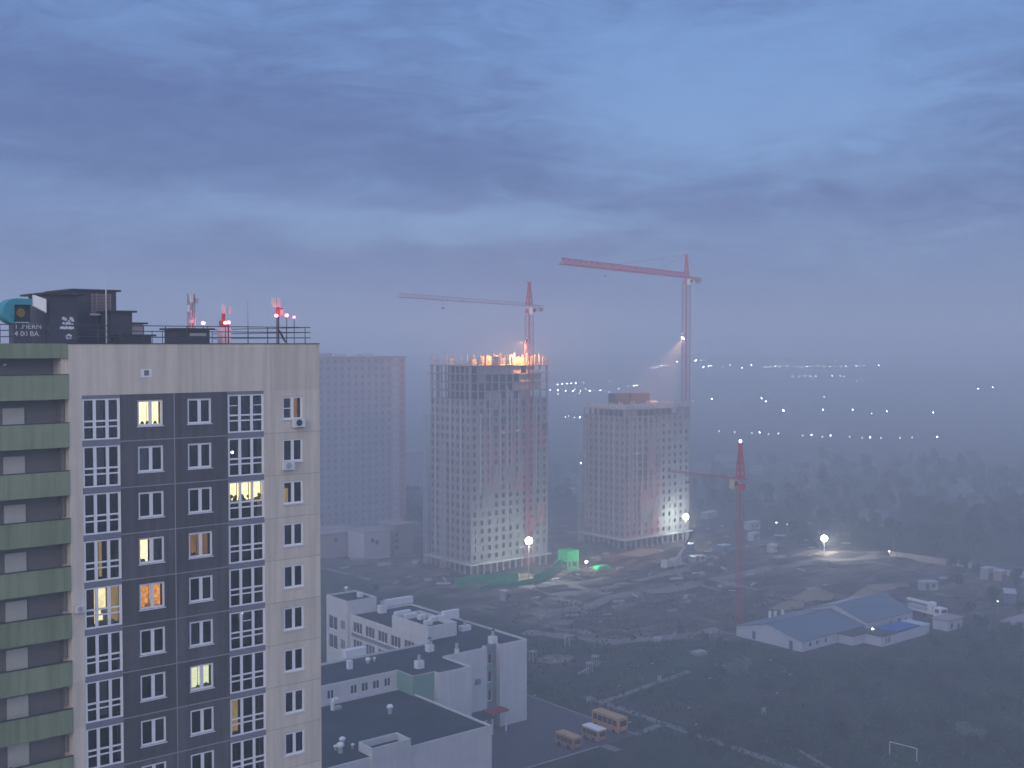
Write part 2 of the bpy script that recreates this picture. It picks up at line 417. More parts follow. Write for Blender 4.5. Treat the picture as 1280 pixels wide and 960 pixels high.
# glazed loggias
LST = {('l',0):('grey','pale','grey'), ('l',1):(None,'pale',None), ('l',3):(None,'lit_dim',None), ('l',4):(None,'lit_warm_white','lit_dim'),
       ('l',5):(None,'grey','brown'), ('l',6):(None,'pale','brown'), ('l',2):(None,None,'brown'), ('r',0):('grey','grey','grey'),
       ('r',2):('lit_yellow','lit_yellow','lit_yellow'), ('r',3):('grey','grey',None), ('r',7):('lit_dim',None,None), ('r',1):(None,'grey',None), ('r',5):(None,'grey',None)}
for c, (x0, x1) in LOG.items():
    for k in range(NR):
        zt, zb = FZ(k), FZ(k + 1)
        y = YF + .05
        f = MB(); t = .14
        ws = [x0 + (x1 - x0) * i / 3 for i in range(4)]
        zh = [zt - .21, zt - 1.50, zt - 1.86, zb + .16]
        for i, u in enumerate(ws):
            a_ = u if i == 0 else (u - t if i == 3 else u - t * .65); b_ = a_ + t * (1.3 if 0 < i < 3 else 1)
            f.box(a_, b_, y, y + .1, zh[3], zh[0])
        for i, z in enumerate(zh):
            hh = (.09, .105, .085, .09)[i]
            for q in range(3):
                xa = ws[q] + (t if q == 0 else t * .65); xb = ws[q + 1] - (t if q == 2 else t * .65)
                f.box(xa, xb, y + .003, y + .097, z - hh if i < 3 else z, z if i < 3 else z + hh)
        if (c, k) == ('r', 0):
            for q in (0, 2): f.box(ws[q] + t, ws[q + 1] - t, y + .01, y + .09, zt - .95, zt - .90)
        if (c, k) == ('r', 5): f.box(ws[1] + t, ws[2] - t, y + .01, y + .09, zt - .9, zt - .85)
        fo = f.build('loggia', M['white_frame'], apt)
        if (c, k) == ('r', 2): fo['label'] = 'brightly lit yellow loggia with plants'
        if (c, k) == ('l', 4): fo['label'] = 'warmly lit loggia'
        MB().box(x0, x1, YF + .02, YF + .14, zt - .21, zt).build('spandrel', M['blue_grey_panel'], fo); MB().box(x0, x1, YF + .02, YF + .14, zb + .002, zb + .16).build('spandrel', M['blue_grey_panel'], fo)
        MB().face([(x0 + t, y + .05, zh[3]), (x1 - t, y + .05, zh[3]), (x1 - t, y + .05, zh[0]), (x0 + t, y + .05, zh[0])]).build('pane', M['loggia_glass'], fo)
        r = MB(); d = 1.0
        r.face([(x0, y + d, zb), (x1, y + d, zb), (x1, y + d, zt), (x0, y + d, zt)])
        r.face([(x0, y + .1, zb + .15), (x1, y + .1, zb + .15), (x1, y + d, zb + .15), (x0, y + d, zb + .15)])
        r.face([(x0, y + .1, zt - .20), (x1, y + .1, zt - .20), (x1, y + d, zt - .20), (x0, y + d, zt - .20)])
        r.build('room', M['dark_room'], fo)
        for q, st in enumerate(LST.get((c, k), tuple(random.choice((None, None, 'brown', 'grey')) for _ in range(3)))):
            if not st: continue
            nm = st if st.startswith('lit') else st + '_curtain'
            zz0 = zh[1] if (c, k) == ('r', 2) else zb + .3
            xa, xb = ws[q] + .03, ws[q + 1] - .03
            if (c, k) == ('l', 3): xa, xb = xa + .3, xb - .2
            if st == 'pale' and k != 1: xa = xb - .4
            g = MB(); n = 8
            for i in range(n):
                ua, ub = xa + (xb - xa) * i / n, xa + (xb - xa) * (i + 1) / n
                oa, ob = (.05 if i % 2 else 0), (0 if i % 2 else .05)
                g.face([(ua, y + .55 + oa, zz0), (ub, y + .55 + ob, zz0), (ub, y + .55 + ob, zt - .23), (ua, y + .55 + oa, zt - .23)])
            g.build('lit_room' if st.startswith('lit') else 'curtain', M[nm], fo)
        if (c, k) == ('r', 2):
            g = MB()
            for i in range(26): g.ball((x0 + .1 + (x1 - x0 - .2) * random.random(), y + .25 + .15 * random.random(), zh[1] + .05 + .3 * random.random() ** 1.5), .08 + .08 * random.random(), 6, 4)
            g.build('houseplants', M['leaf_lamplit'], fo)['kind'] = 'stuff'
        if (c, k) == ('r', 1): MB().ball((x0 + .5, y + .4, zt - 1.15), .09, 8, 6).build('lamp', M['bulb_white'], fo)  # row one: glowing ball stands in for a hanging lamp's reflection
        if (c, k) == ('r', 5): MB().ball((x0 + 1.1, y + .4, zt - .45), .06, 8, 6).build('lamp', M['bulb_white'], fo)
        if (c, k) == ('l', 4):
            g = MB(); g.box(x0 + 1.25, x0 + 1.4, y + .3, y + .4, zb + .4, zb + 1.0); g.ball((x0 + 1.3, y + .35, zb + 1.05), .2, 8, 5); g.box(x0 + .9, x0 + 1.9, y + .2, y + .5, zb + .25, zb + .5)
            g.build('houseplants', M['pale_curtain'], fo)['kind'] = 'stuff'

# green balcony side
bx0, bx1 = 8.0, 22.85
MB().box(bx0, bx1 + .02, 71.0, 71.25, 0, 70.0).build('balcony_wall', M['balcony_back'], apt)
MB().box(bx0, 22.93, YF + .0, 71.0, 69.17, 70.03).build('balcony_parapet', M['green_panel'], apt)
for k in range(NR + 1):
    zt = 68.18 - 2.84 * k
    b = MB(); b.box(bx0, 22.93, YF - .06, YF + .06, zt - 1.43, zt)
    bo = b.build('balcony', M['green_panel'], apt)
    MB().box(bx0, 22.90, YF + .061, 71.0, zt - 1.43, zt - 1.22).build('floor_slab', M['concrete'], bo)
    MB().box(bx0, 22.93, YF - .08, YF + .08, zt + .002, zt + .05).build('rail_cap', M['rail_metal'], bo)
    if k:
        p = MB(); zz = 66.25 - 2.84 * (k - 1)
        p.box(19.62, 20.82, 70.9, 70.995, zz - 1.45, zz); po = p.build('window_panel', M['white_panel'], apt)
        MB().box(19.72, 19.82, 70.885, 70.897, zz - 1.35, zz - 1.25).build('handle', M['dark_steel'], po)
MB().box(22.55, 22.94, YF + .12, 71.0, 67.2, 69.16).build('balcony_pier', M['cream_plaster'], apt)
for k in range(1, NR):
    zt = 68.18 - 2.84 * k
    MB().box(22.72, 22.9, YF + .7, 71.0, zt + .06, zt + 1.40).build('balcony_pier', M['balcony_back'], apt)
b = MB().ball(fy(6, 456, 70.6), .13, 10, 8, sz=.6); b.build('ceiling_lamp', M['white_metal'], apt)

# roof railing
r = MB(); ro = None
rz = (70.42, 70.78, 71.12)
for z in rz: r.tube((bx0, 69.72, z), (39.2, 69.72, z), .028, None, 6)
for z in rz: r.tube((39.2, 69.72, z), (39.2, 85, z), .028, None, 6)
ro = r.build('roof_railing', M['rail_metal'], apt)
x = bx0
while x < 39.3:
    MB().tube((x, 69.72, 70.05), (x, 69.72, 71.14), .032, None, 6).build('post', M['rail_metal'], ro); x += 1.4
p = MB()
x = 33.3
while x < 39.2: p.tube((x, 84.5, 70.0), (x, 84.5, 71.0), .03, None, 5); x += .8
for z in (70.5, 70.95): p.tube((31, 84.5, z), (39.2, 84.5, z), .03, None, 5)
p.build('roof_railing', M['rail_metal'], apt)

# roof rooms (lift and stair heads)
def roof_room(pxl, pxr, pyt, Y, dep, eave=True, material='dark_sheet', ov=.25):
    x0, _, zt = fy(pxl, pyt, Y); x1 = fy(pxr, pyt, Y)[0]
    o = MB().box(x0, x1, Y, Y + dep, 69.35, zt - .12).build('roof_room', M[material], apt)
    if eave: MB().box(x0 - ov, x1 + ov, Y - ov, Y + dep + ov, zt - .119, zt).build('roof', M['roof_metal'], o)
    return o, x0, x1, zt
rA, ax0, ax1, azt = roof_room(62, 96, 365.5, 73.0, 4.2, ov=.4)
rB, b0, b1, bzt = roof_room(92, 145, 361, 77.6, 5.0)
roof_room(138, 165, 388, 75.5, 3)
roof_room(163, 179, 403, 79.5, 2, material='galvanised')
roof_room(150, 189, 418, 74.2, 2.2)
vs, vx0, vx1, vz = roof_room(221, 262, 410, 72.0, 2.0)
MB().box(*sorted((fy(233, 0, 71.97)[0], fy(254, 0, 71.97)[0])), 71.95, 71.98, fy(240, 420, 71.95)[2], fy(240, 416.5, 71.95)[2]).build('warning_strip', M['galvanised'], vs)
# louvre on the taller room
lx0, _, lz0 = fy(114, 392, 77.5); lx1, _, lz1 = fy(138, 367, 77.5)
l = MB(); n = 14
for i in range(n): l.box(lx0, lx1, 77.42, 77.5, lz0 + (lz1 - lz0) * i / n, lz0 + (lz1 - lz0) * (i + .5) / n)
for u in (lx0, (lx0 * .75 + lx1 * .25), lx1 - .06): l.box(u, u + .06, 77.38, 77.417, lz0, lz1)
lo = l.build('louvre', M['concrete'], rB)
MB().box(lx0 - .1, lx1 + .1, 77.1, 77.5, lz0 - .12, lz0 - .003).build('ledge', M['white_metal'], lo)
# painted white marks on the roof room
g = MB(); yg = 72.99
def blob(px, py, r, sx=1.0):
    c = fy(px, py, yg); n = 9
    g.face([(c[0] + r*sx*math.cos(2*math.pi*i/n + px) * (1 + .18*math.sin(i*2.3+py)), yg, c[2] + r*math.sin(2*math.pi*i/n + px)) for i in range(n)])
for (px, py, r) in ((79.5, 397.8, .11), (82, 399, .10), (89, 398.4, .12), (91, 400.5, .09), (84, 404, .09), (87.3, 404.5, .09), (79.5, 404, .08), (82, 406, .07), (90.5, 405.5, .07), (86, 401.5, .06),
                    (83.5, 421, .10), (86, 418.5, .08), (88.5, 420, .09), (84.5, 423, .07), (88, 422.5, .06)): blob(px, py, r)
pa, pb = fy(75, 411.5, yg), fy(92.5, 408.2, yg)
for i in range(8):
    u = pa[0] + (pb[0] - pa[0]) * i / 8
    g.face([(u, yg - .002, pa[2] + .03*math.sin(i*1.9)), (u + .105, yg - .002, pa[2] + .02), (u + .105, yg - .002, pb[2] + .04*math.sin(i*2.7)), (u, yg - .002, pb[2])])
g.build('painted_mark', M['white_paint'], rA)

# things standing on the roof
YV = 73.6
c0 = fy(23, 395, YV)
vf = thing('ventilation_fan', (c0[0], YV, 69.4), 'turquoise round roof fan housing with a yellow hub beside the dark roof room', 'ventilation fan')
R_ = 1.0; cx, cz = fy(22, 392, YV)[0], fy(22, 392, YV)[2]
sh = MB(); n = 20
zt_ = fy(22, 373, YV)[2]; xl = fy(4, 390, YV)[0]; xr = fy(41, 390, YV)[0]; zb_ = fy(22, 401, YV)[2]
ox0, ox1 = fy(18, 390, YV)[0], fy(41, 390, YV)[0]; oz1 = fy(22, 380.5, YV)[2]
ccx, ccz = xl + (zt_ - zb_ + .2) / 2, (zt_ + zb_ - .2) / 2; rad_ = (zt_ - zb_ + .2) / 2
prof = [(xr, zt_)] + [(ccx + rad_ * math.cos(RAD(90 + 175 * i / 16)), ccz + rad_ * math.sin(RAD(90 + 175 * i / 16))) for i in range(17)] + [(ox0, zb_ - .2), (ox0, oz1), (xr, oz1)]
m_ = len(prof); bi = len(sh.v)
sh.v += [(u, YV, z) for u, z in prof] + [(u, YV + 1.4, z) for u, z in prof]
for i in range(m_):
    jn = (i + 1) % m_; sh.f.append((i, jn, m_ + jn, m_ + i)); sh.mi.append(0)
sh.f.append(tuple(range(m_))); sh.mi.append(0); sh.f.append(tuple(reversed(range(m_, 2 * m_)))); sh.mi.append(0)
sh.build('housing', M['cyan_paint'], vf)
MB().box(ox0 + .01, xr, YV + .5, YV + 1.39, zb_ - .05, oz1 - .005).build('inlet', M['deep_teal'], vf)
hc = fy(25, 391, YV + .45); MB().tube((hc[0], YV + .45, hc[2]), (hc[0], YV + .3, hc[2]), .3, .26, 14).build('hub', M['mustard_disc'], vf)
lp = MB().box(ox0, xr, YV + .2, YV + 1.2, 69.4, zb_ - .11); lpo = lp.build('pedestal', M['dark_sheet'], vf)
def text_mesh(txt, size, loc, m, parent, depth=.01):
    cu = bpy.data.curves.new('lettering', 'FONT'); cu.body = txt; cu.size = size; cu.extrude = depth; cu.align_x = 'LEFT'
    to = bpy.data.objects.new('lettering', cu); COL.objects.link(to)
    me = bpy.data.meshes.new_from_object(to.evaluated_get(bpy.context.evaluated_depsgraph_get()))
    bpy.data.objects.remove(to)
    o = bpy.data.objects.new('lettering', me); COL.objects.link(o); o.rotation_euler = (RAD(90), 0, 0)
    me.materials.append(m); o.parent = parent; o.location = Vector(loc) - parent.location
    return o
for tx, py in (('1 .MERN', 410.8), ('4 00 BA', 420)):
    q = fy(18, py, YV + .18); text_mesh(tx, .44, (q[0], YV + .185, q[2]), M['white_paint'], vf)
q = [fy(42.5, 368.5, 73.2), fy(57.8, 374, 72.5), fy(58.2, 391, 72.5), fy(42, 382.5, 73.2)]
hood = MB(); hood.face(q); hood.face([(a_[0] + .05, a_[1] + .5, a_[2]) for a_ in reversed(q)])
for i in range(4):
    a_, b_ = q[i], q[(i + 1) % 4]
    hood.face([a_, (a_[0] + .05, a_[1] + .5, a_[2]), (b_[0] + .05, b_[1] + .5, b_[2]), b_])
ht = thing('duct_hood', (q[3][0] + .6, 73.3, 69.4), 'white slanted sheet metal hood between the turquoise fan and the roof room', 'duct hood')
hood.build('hood', M['white_metal'], ht); MB().tube((q[3][0] + .7, 73.4, 69.4), (q[3][0] + .7, 73.4, q[3][2] + .4), .09).build('leg', M['dark_steel'], ht)

def rod(px, pyt, Y, r, label, split=None):
    b0 = fy(px, 430, Y); t = fy(px, pyt, Y)
    th = thing('lightning_rod', (b0[0], Y, 69.4), label, 'lightning rod')
    MB().tube((b0[0], Y, 69.4), (b0[0], Y, split or t[2] - 1.2), r, r * .8).build('base_tube', M['galvanised'], th)
    MB().tube((b0[0], Y, (split or t[2] - 1.2) + .002), (b0[0], Y, t[2]), r * .7, r * .3).build('tip', M['white_metal'], th)
rod(133.3, 343, 70.3, .05, 'tall pale lightning rod in front of the dark roof rooms')
rod(310, 356, 80, .04, 'thin pale lightning rod standing between the red lit antennas')

# mobile antennas
def antenna(px, Y, top, label, panels, m_body, lattice_=False, r=.05):
    b = fy(px, 430, Y); t = fy(px, top, Y)
    th = thing('antenna_mast', (b[0], Y, 69.4), label, 'antenna')
    if lattice_: MB().lattice((b[0], Y, 69.4), (b[0], Y, t[2]), .34, .34, .45, .03, .018, up=(0, 1, 0)).build('mast', M[m_body], th)
    else: MB().tube((b[0], Y, 69.4), (b[0], Y, t[2]), r).build('mast', M[m_body], th)
    for (pl, pr, pt, pb, mm) in panels:
        x0, _, z1 = fy(pl, pt, Y - .25); x1, _, z0 = fy(pr, pb, Y - .25)
        MB().box(x0, x1, Y - .4, Y - .2, z0, z1).build('panel_antenna', M[mm], th)
    return th
t1 = antenna(239.5, 73.2, 367, 'pale lattice antenna mast behind the low dark vent box', [(237.5, 240.5, 366, 378, 'white_metal'), (234.5, 236.5, 381, 390, 'white_metal'), (243.5, 246.5, 373, 379, 'galvanised'), (236, 241, 400, 404, 'white_metal')], 'galvanised', True)
t2 = antenna(279.5, 74, 384, 'red lit antenna with two upright white panels', [(276.5, 280.5, 381, 392, 'white_metal'), (284.5, 287.8, 383, 393, 'white_metal')], 'mast_red', False, .12)
MB().box(fy(272, 0, 74)[0], fy(281, 0, 74)[0], 73.7, 74.2, fy(280, 408, 74)[2], fy(280, 401, 74)[2]).build('radio_unit', M['mast_red'], t2)
MB().box(fy(270.5, 0, 74)[0], fy(282, 0, 74)[0], 73.6, 74.3, 69.4, fy(280, 409, 74)[2]).build('equipment_cabinet', M['white_metal'], t2)
t3 = antenna(348, 72.5, 373, 'leaning antenna pole with two white panels near the roof corner', [(339.5, 344, 372, 384, 'white_metal'), (344.5, 349.5, 372, 384, 'white_metal'), (350, 353.5, 386.5, 394, 'white_metal')], 'dark_steel', False, .07)
MB().box(fy(343, 0, 72.3)[0], fy(350, 0, 72.3)[0], 72.2, 72.4, fy(345, 393, 72.3)[2], fy(345, 385, 72.3)[2]).build('radio_unit', M['mast_red'], t3)
bx = MB()
for (u0, u1, v0, v1) in ((349, 355, 413, 425), (352, 357, 418, 428)):
    p_, q_ = fy(u0, v0, 72.3), fy(u1, v1, 72.3); bx.tube((p_[0], 72.3, p_[2]), (q_[0], 72.3, q_[2]), .06)
bx.build('cable', M['dark_steel'], t3)
RL = bpy.data.lights.new('obstruction_light', 'POINT'); RL.color = (1, .06, .14); RL.energy = 22; RL.shadow_soft_size = .08
def obst(px, py, Y, label, r=.125):
    c = fy(px, py, Y)
    th = thing('obstruction_lamp', (c[0], Y, 69.4), label, 'warning lamp', 'red warning lamps on the roof')
    MB().tube((c[0], Y, 69.4), (c[0], Y, c[2] - r * .8), .025).build('stem', M['dark_steel'], th)
    MB().ball(c, r, 12, 8, sz=.85).build('globe', M['bulb_red'], th, smooth=True)
    return c
lamps = [obst(254, 404, 72.6, 'glowing red lamp beside the pale lattice antenna'), obst(281.7, 403.5, 72.4, 'glowing red lamp, first of the touching pair at the red lit antenna'),
         obst(285.6, 403, 72.5, 'glowing red lamp, second of the touching pair at the red lit antenna'), obst(345.5, 394.5, 71.9, 'glowing red lamp on the leaning antenna pole'),
         obst(358.3, 394.2, 72.3, 'glowing red lamp in the middle of the corner row of three'), obst(367.6, 396.5, 72.6, 'glowing red lamp at the roof corner end of the row', .09)]
for i in (0, 2, 3, 5):
    lo = bpy.data.objects.new('obstruction_light', RL); COL.objects.link(lo); lo.location = (lamps[i][0], lamps[i][1] - .35, lamps[i][2] + .1)

# air conditioners on the facade
def aircon(px, py, label, mm='white_metal', s=1.0, fan=True):
    c = fy(px, py, YF)
    th = thing('air_conditioner', (c[0], YF - .2, c[2] - .3), label, 'air conditioner')
    MB().box(c[0] - .42*s, c[0] + .42*s, YF - .38, YF - .06, c[2] - .3*s, c[2] + .3*s).build('casing', M[mm], th)
    MB().tube((c[0] - .05, YF - .382, c[2]), (c[0] - .05, YF - .40, c[2]), .22*s, None, 16).build('fan', M['dark_steel' if fan else 'galvanised'], th)
    bk = MB()
    for u in (-.3, .3): bk.box(c[0] + u, c[0] + u + .04, YF - .36, YF - .003, c[2] - .36*s, c[2] - .302*s)
    bk.build('bracket', M['galvanised'], th)
aircon(371.5, 528, 'white outdoor air conditioner with a dark fan under the top window of the cream wall')
aircon(358.5, 581.5, 'plain pale outdoor air conditioner under the second window of the cream wall', fan=False, s=.95)
aircon(99, 760, 'small pale air conditioner on the cream strip beside the warmly lit loggia', fan=False, s=.7)
# ================================================================== the white school below
def inset(poly, d):
    n = len(poly); out = []
    for i in range(n):
        p0, p1, p2 = Vector(poly[i - 1]), Vector(poly[i]), Vector(poly[(i + 1) % n])
        a = (p1 - p0).normalized(); b = (p2 - p1).normalized()
        na, nb = Vector((-a.y, a.x)), Vector((-b.y, b.x))
        q = p1 + (na + nb) * d / (1 + na.dot(nb)) if (1 + na.dot(nb)) > .01 else p1 + na * d
        out.append((q.x, q.y))
    return out
def flat_block(parent, poly, z0, z1, wallm, skip=(), lip=.2, drop=.35, holes={}, capm=None):
    """counter-clockwise outline: walls, parapet and sunk flat roof"""
    n = len(poly); inn = inset(poly, lip); w = MB()
    for i in range(n):
        (xa, ya), (xb, yb) = poly[i], poly[(i + 1) % n]
        if i not in skip:
            if i in holes and ya == yb: w.holed(xa, xb, z0, z1, ya, holes[i], .2)
            elif i in holes: w.holed(min(ya, yb), max(ya, yb), z0, z1, xa, holes[i], .2, axis='x')
            else: w.face([(xa, ya, z0), (xb, yb, z0), (xb, yb, z1), (xa, ya, z1)])
        (xc, yc), (xd, yd) = inn[i], inn[(i + 1) % n]
        w.face([(xa, ya, z1), (xb, yb, z1), (xd, yd, z1), (xc, yc, z1)])
        w.face([(xc, yc, z1), (xd, yd, z1), (xd, yd, z1 - drop), (xc, yc, z1 - drop)])
    wo = w.build('wall', M[wallm], parent)
    r = MB(); r.face([(x, y, z1 - drop) for x, y in inn])
    r.build('roof', M['bitumen_roof'], parent)
    return wo
def windows_in(parent, holes, axis, plane, mid=True, m='window_dark', npan=2):
    for (u0, u1, z0, z1) in holes:
        f = MB(); t = .09; e = plane + .12
        def bx(a, b, c, d_, k0=0, k1=.06):
            if axis == 'y': f.box(a, b, e + k0, e + k1, c, d_)
            else: f.box(e + k0, e + k1, a, b, c, d_)
        for i in range(npan + 1):
            uu = u0 + (u1 - u0 - t) * i / npan; bx(uu, uu + t, z0, z1)
        bx(u0 + t, u1 - t, z0, z0 + t, .002, .058); bx(u0 + t, u1 - t, z1 - t, z1, .002, .058)
        fo = f.build('window', M['white_frame'], parent)
        p = MB()
        if axis == 'y': p.face([(u0, e + .05, z0), (u1, e + .05, z0), (u1, e + .05, z1), (u0, e + .05, z1)])
        else: p.face([(e + .05, u0, z0), (e + .05, u1, z0), (e + .05, u1, z1), (e + .05, u0, z1)])
        p.build('pane', M[m], fo)
sch = thing('school', (115, 165, 0), 'white four storey school with dark flat roofs, a green corner and several wings', 'school')
poly = [(70, 162), (107.2, 162), (107.2, 157.3), (111.5, 157.3), (111.5, 156.1), (118.4, 156.1), (118.4, 164.1), (128, 164.1), (128, 165.2), (131, 165.2), (131, 164.1), (137.4, 164.1), (137.4, 202.2), (122.4, 202.2), (122.4, 173.7), (70, 173.7)]
hW = []
for zx in (70, 180, 232, 285, 338):
    c = fy(390 + zx / 3.694, 0, 162)[0]; hW.append((c - .65, c + .65, 12.75, 14.25))
hM = [(119.2, 127.4, 0, 4.1)]
hx = []
for fl in (11.7, 8.1, 4.5):
    for yy in (197.6, 193.0, 188.4, 183.8, 179.2, 175.0): hx.append((yy, yy + 3.5, fl, fl + 2.2))
wall = flat_block(sch, poly, 0, 15.2, 'school_plaster', skip=(1, 2, 8), holes={0: hW, 13: hx})
g = MB(); g.face([(107.2, 162, 0), (107.2, 157.3, 0), (107.2, 157.3, 15.18), (107.2, 162, 15.18)]); g.face([(107.2, 157.3, 0), (111.5, 157.3, 0), (111.5, 157.3, 15.18), (107.2, 157.3, 15.18)])
g.build('green_wall', M['school_green'], sch)
# stair recess
hs = []
for (t_, b_) in ((300, 385), (440, 530), (590, 680)):
    z1 = fy(612, 770 + t_ / 6.4, 165.2)[2]; z0 = fy(612, 770 + b_ / 6.4, 165.2)[2]; hs.append((128.2, 130.1, z0, z1))
s = MB(); s.holed(128, 131, 0, 15.2, 165.2, hs, .2); s.build('stair_wall', M['school_grey'], sch)
windows_in(sch, hs, 'y', 165.2)
for (a, b) in ((hs[0][2], hs[1][3]), (hs[1][2], hs[2][3])):
    MB().box(128.05, 130.2, 165.14, 165.19, b + .1, a - .1).build('green_panel', M['school_green'], sch)
windows_in(sch, hW, 'y', 162)
windows_in(sch, hx, 'x', 122.4, m='window_mid', npan=3)
for fl in (11.7, 8.1):                       # grey strips between the wing's windows
    MB().box(122.36, 122.396, 174.2, 201.6, fl - .9, fl - .15).build('window_strip', M['school_grey'], sch)
# entrance, canopy
MB().box(126.6, 130.8, 161.2, 163.9, 3.7, 4.0).build('canopy', M['canopy_red'], sch)
MB().box(118.42, 126.4, 160, 164.0, 3.6, 3.9).build('canopy', M['bitumen_roof'], sch)
for (x, y) in ((130.3, 161.5), (127.2, 161.5)): MB().tube((x, y, 0), (x, y, 3.69), .16, None, 10).build('column', M['white_metal'], sch)
p = fy(597, 852, 164.0); MB().box(p[0] - .5, p[0] + .5, 163.7, 164.08, p[2] - .45, p[2] + .45).build('wall_vent', M['school_grey'], sch)
# low hall in front
hall = [(60, 136.9), (86.1, 136.9), (86.1, 136.5), (92.6, 136.5), (92.6, 136.9), (107.7, 136.9), (107.7, 161.9), (60, 161.9)]
flat_block(sch, hall, 0, 12.2, 'school_plaster', lip=.22, drop=.3)
box = [(86.1, 136.48), (92.62, 136.48), (92.62, 140.1), (86.1, 140.1)]
flat_block(sch, box, 12.21, 13.5, 'school_plaster', lip=.2, drop=1.0)
# raised roof rooms at the back
flat_block(sch, [(122.3, 174.4), (128.8, 174.4), (128.8, 186.6), (122.3, 186.6)], 15.21, 17.8, 'school_plaster', lip=.3, drop=.9)
hp = [(203.3, 205.0, 11.6, 13.6), (203.3, 205.0, 7.6, 9.6), (206.2, 209.8, 11.0, 13.8), (206.2, 209.8, 7.0, 9.9)]
flat_block(sch, [(121.8, 202.25), (128.8, 202.25), (128.8, 210.6), (121.8, 210.6)], 0, 17.8, 'school_plaster', holes={3: hp})
windows_in(sch, hp, 'x', 121.8, m='window_mid')

# loose boxes, vents and cowls on the school roofs
def roof_box(px, py, z, w, d, h, label, pipe=True, m='white_metal'):
    c = gp(px, py, z)
    th = thing('roof_vent', (c[0], c[1], z), label, 'roof vent')
    MB().box(c[0] - w/2, c[0] + w/2, c[1] - d/2, c[1] + d/2, z, z + h).build('casing', M[m], th)
    if pipe:
        MB().tube((c[0], c[1], z + h + .002), (c[0], c[1], z + h + 1.1), .28, .28, 10).build('pipe', M['galvanised'], th)
        MB().tube((c[0], c[1], z + h + 1.1), (c[0], c[1], z + h + 1.35), .45, .2, 10).build('cap', M['dark_steel'], th)
zr = 14.87
roof_box(524, 835, zr, 1.3, 1.2, 1.3, 'square white roof vent with a capped pipe above the green school corner')
roof_box(537, 814, zr, 1.2, 1.2, 1.2, 'square white roof vent with a capped pipe just below the raised rear roof room')
roof_box(616, 804, zr, 1.3, 1.3, 1.3, 'square white roof vent beside the stair recess of the right school wing')
roof_box(581, 788, zr, 2.2, 1.2, 1.0, 'low wide white roof vent right of the raised rear roof room')
roof_box(477.5, 766, zr, 1.5, 1.3, 1.6, 'white roof vent with a pipe on the narrow roof between the two raised rooms')
roof_box(498, 755.5, zr, 7.0, .9, 1.4, 'long white wall box along the far edge of the rear school roof', False)
roof_box(563, 773, 16.9, 3.6, .9, 1.6, 'long white box at the far right corner of the raised rear roof room', False)
roof_box(443, 820, zr, 4.2, 1.3, 1.4, 'long white air duct lying at the far edge of the lower school roof', False)
roof_box(437, 836, zr, .8, .8, 1.4, 'slim pale roof vent standing near the tan apartment block', False)
roof_box(571, 817, zr, .6, .6, .9, 'tiny pale roof vent on the edge of the right school wing')
roof_box(423, 870, 11.9, 1.6, 1.3, 2.2, 'white box vent against the row of small school windows', False)
roof_box(450, 746, 17.45, 1.0, .9, .9, 'small pale vent at the back corner of the farthest raised school room', False)
for i, (px, py, w, d) in enumerate(((503, 769, 3.5, .8), (513, 772.5, 2.6, .9), (527, 774, 1.5, 1.0), (541, 776.5, 1.6, 1.0), (535, 781, 1.6, .8), (548, 775, 1.2, 1.2))):
    roof_box(px, py, 16.9, w, d, .9, ('long white duct along the near edge inside the raised rear roof room', 'second white duct beside the long one inside the raised roof room',
        'white duct box in the middle of the raised roof room', 'white duct box toward the far edge of the raised roof room', 'white duct box at the near corner of the raised roof room', 'upright white duct box at the right of the raised roof room')[i], False)
def cowl(px, py, z, r, label, h=.9):
    c = gp(px, py, z)
    th = thing('roof_cowl', (c[0], c[1], z), label, 'roof cowl')
    MB().tube((c[0], c[1], z), (c[0], c[1], z + h), r * .6, None, 12).build('stack', M['galvanised'], th)
    MB().ball((c[0], c[1], z + h + r * .35), r, 12, 8, sz=.75).build('hood', M['white_metal'], th, smooth=True)
zh = 11.9
cowl(487.5, 892, zh, .55, 'white mushroom cowl alone in the middle of the dark hall roof')
cowl(428, 933, zh, .5, 'white mushroom cowl at the back of the cluster on the hall roof')
cowl(425.5, 941, zh, .6, 'larger white mushroom cowl at the front of the cluster on the hall roof')
cowl(419.5, 938, zh, .3, 'smallest pale cowl of the cluster on the hall roof', .5)
cowl(441, 936, zh, .28, 'short dark cowl between the cluster and the parapet box on the hall roof', .5)
cowl(460, 829, zr, .5, 'white mushroom cowl on the lower school roof above the row of windows', .5)
cowl(468, 827, zr, .3, 'little white cowl beside the bigger one above the row of windows', .5)
cowl(433, 739, 17.45, .45, 'pale cowl on the farthest raised school room', .6)
c = gp(418.5, 887, zh)
th = thing('bent_duct', (c[0], c[1], zh), 'white bent duct rising from the hall roof below the box vent', 'bent duct')
pts = [(c[0] - .4, c[1], zh), (c[0] - .4, c[1], zh + 1.3), (c[0] - .15, c[1], zh + 1.7), (c[0] + .5, c[1] - .1, zh + 1.6)]
d_ = MB()
for a, b in zip(pts, pts[1:]): d_.tube(a, b, .32, None, 10)
d_.build('duct', M['white_metal'], th); MB().box(c[0] - .1, c[0] + 1.0, c[1] - .4, c[1] + .4, zh, zh + .5).build('base', M['galvanised'], th)
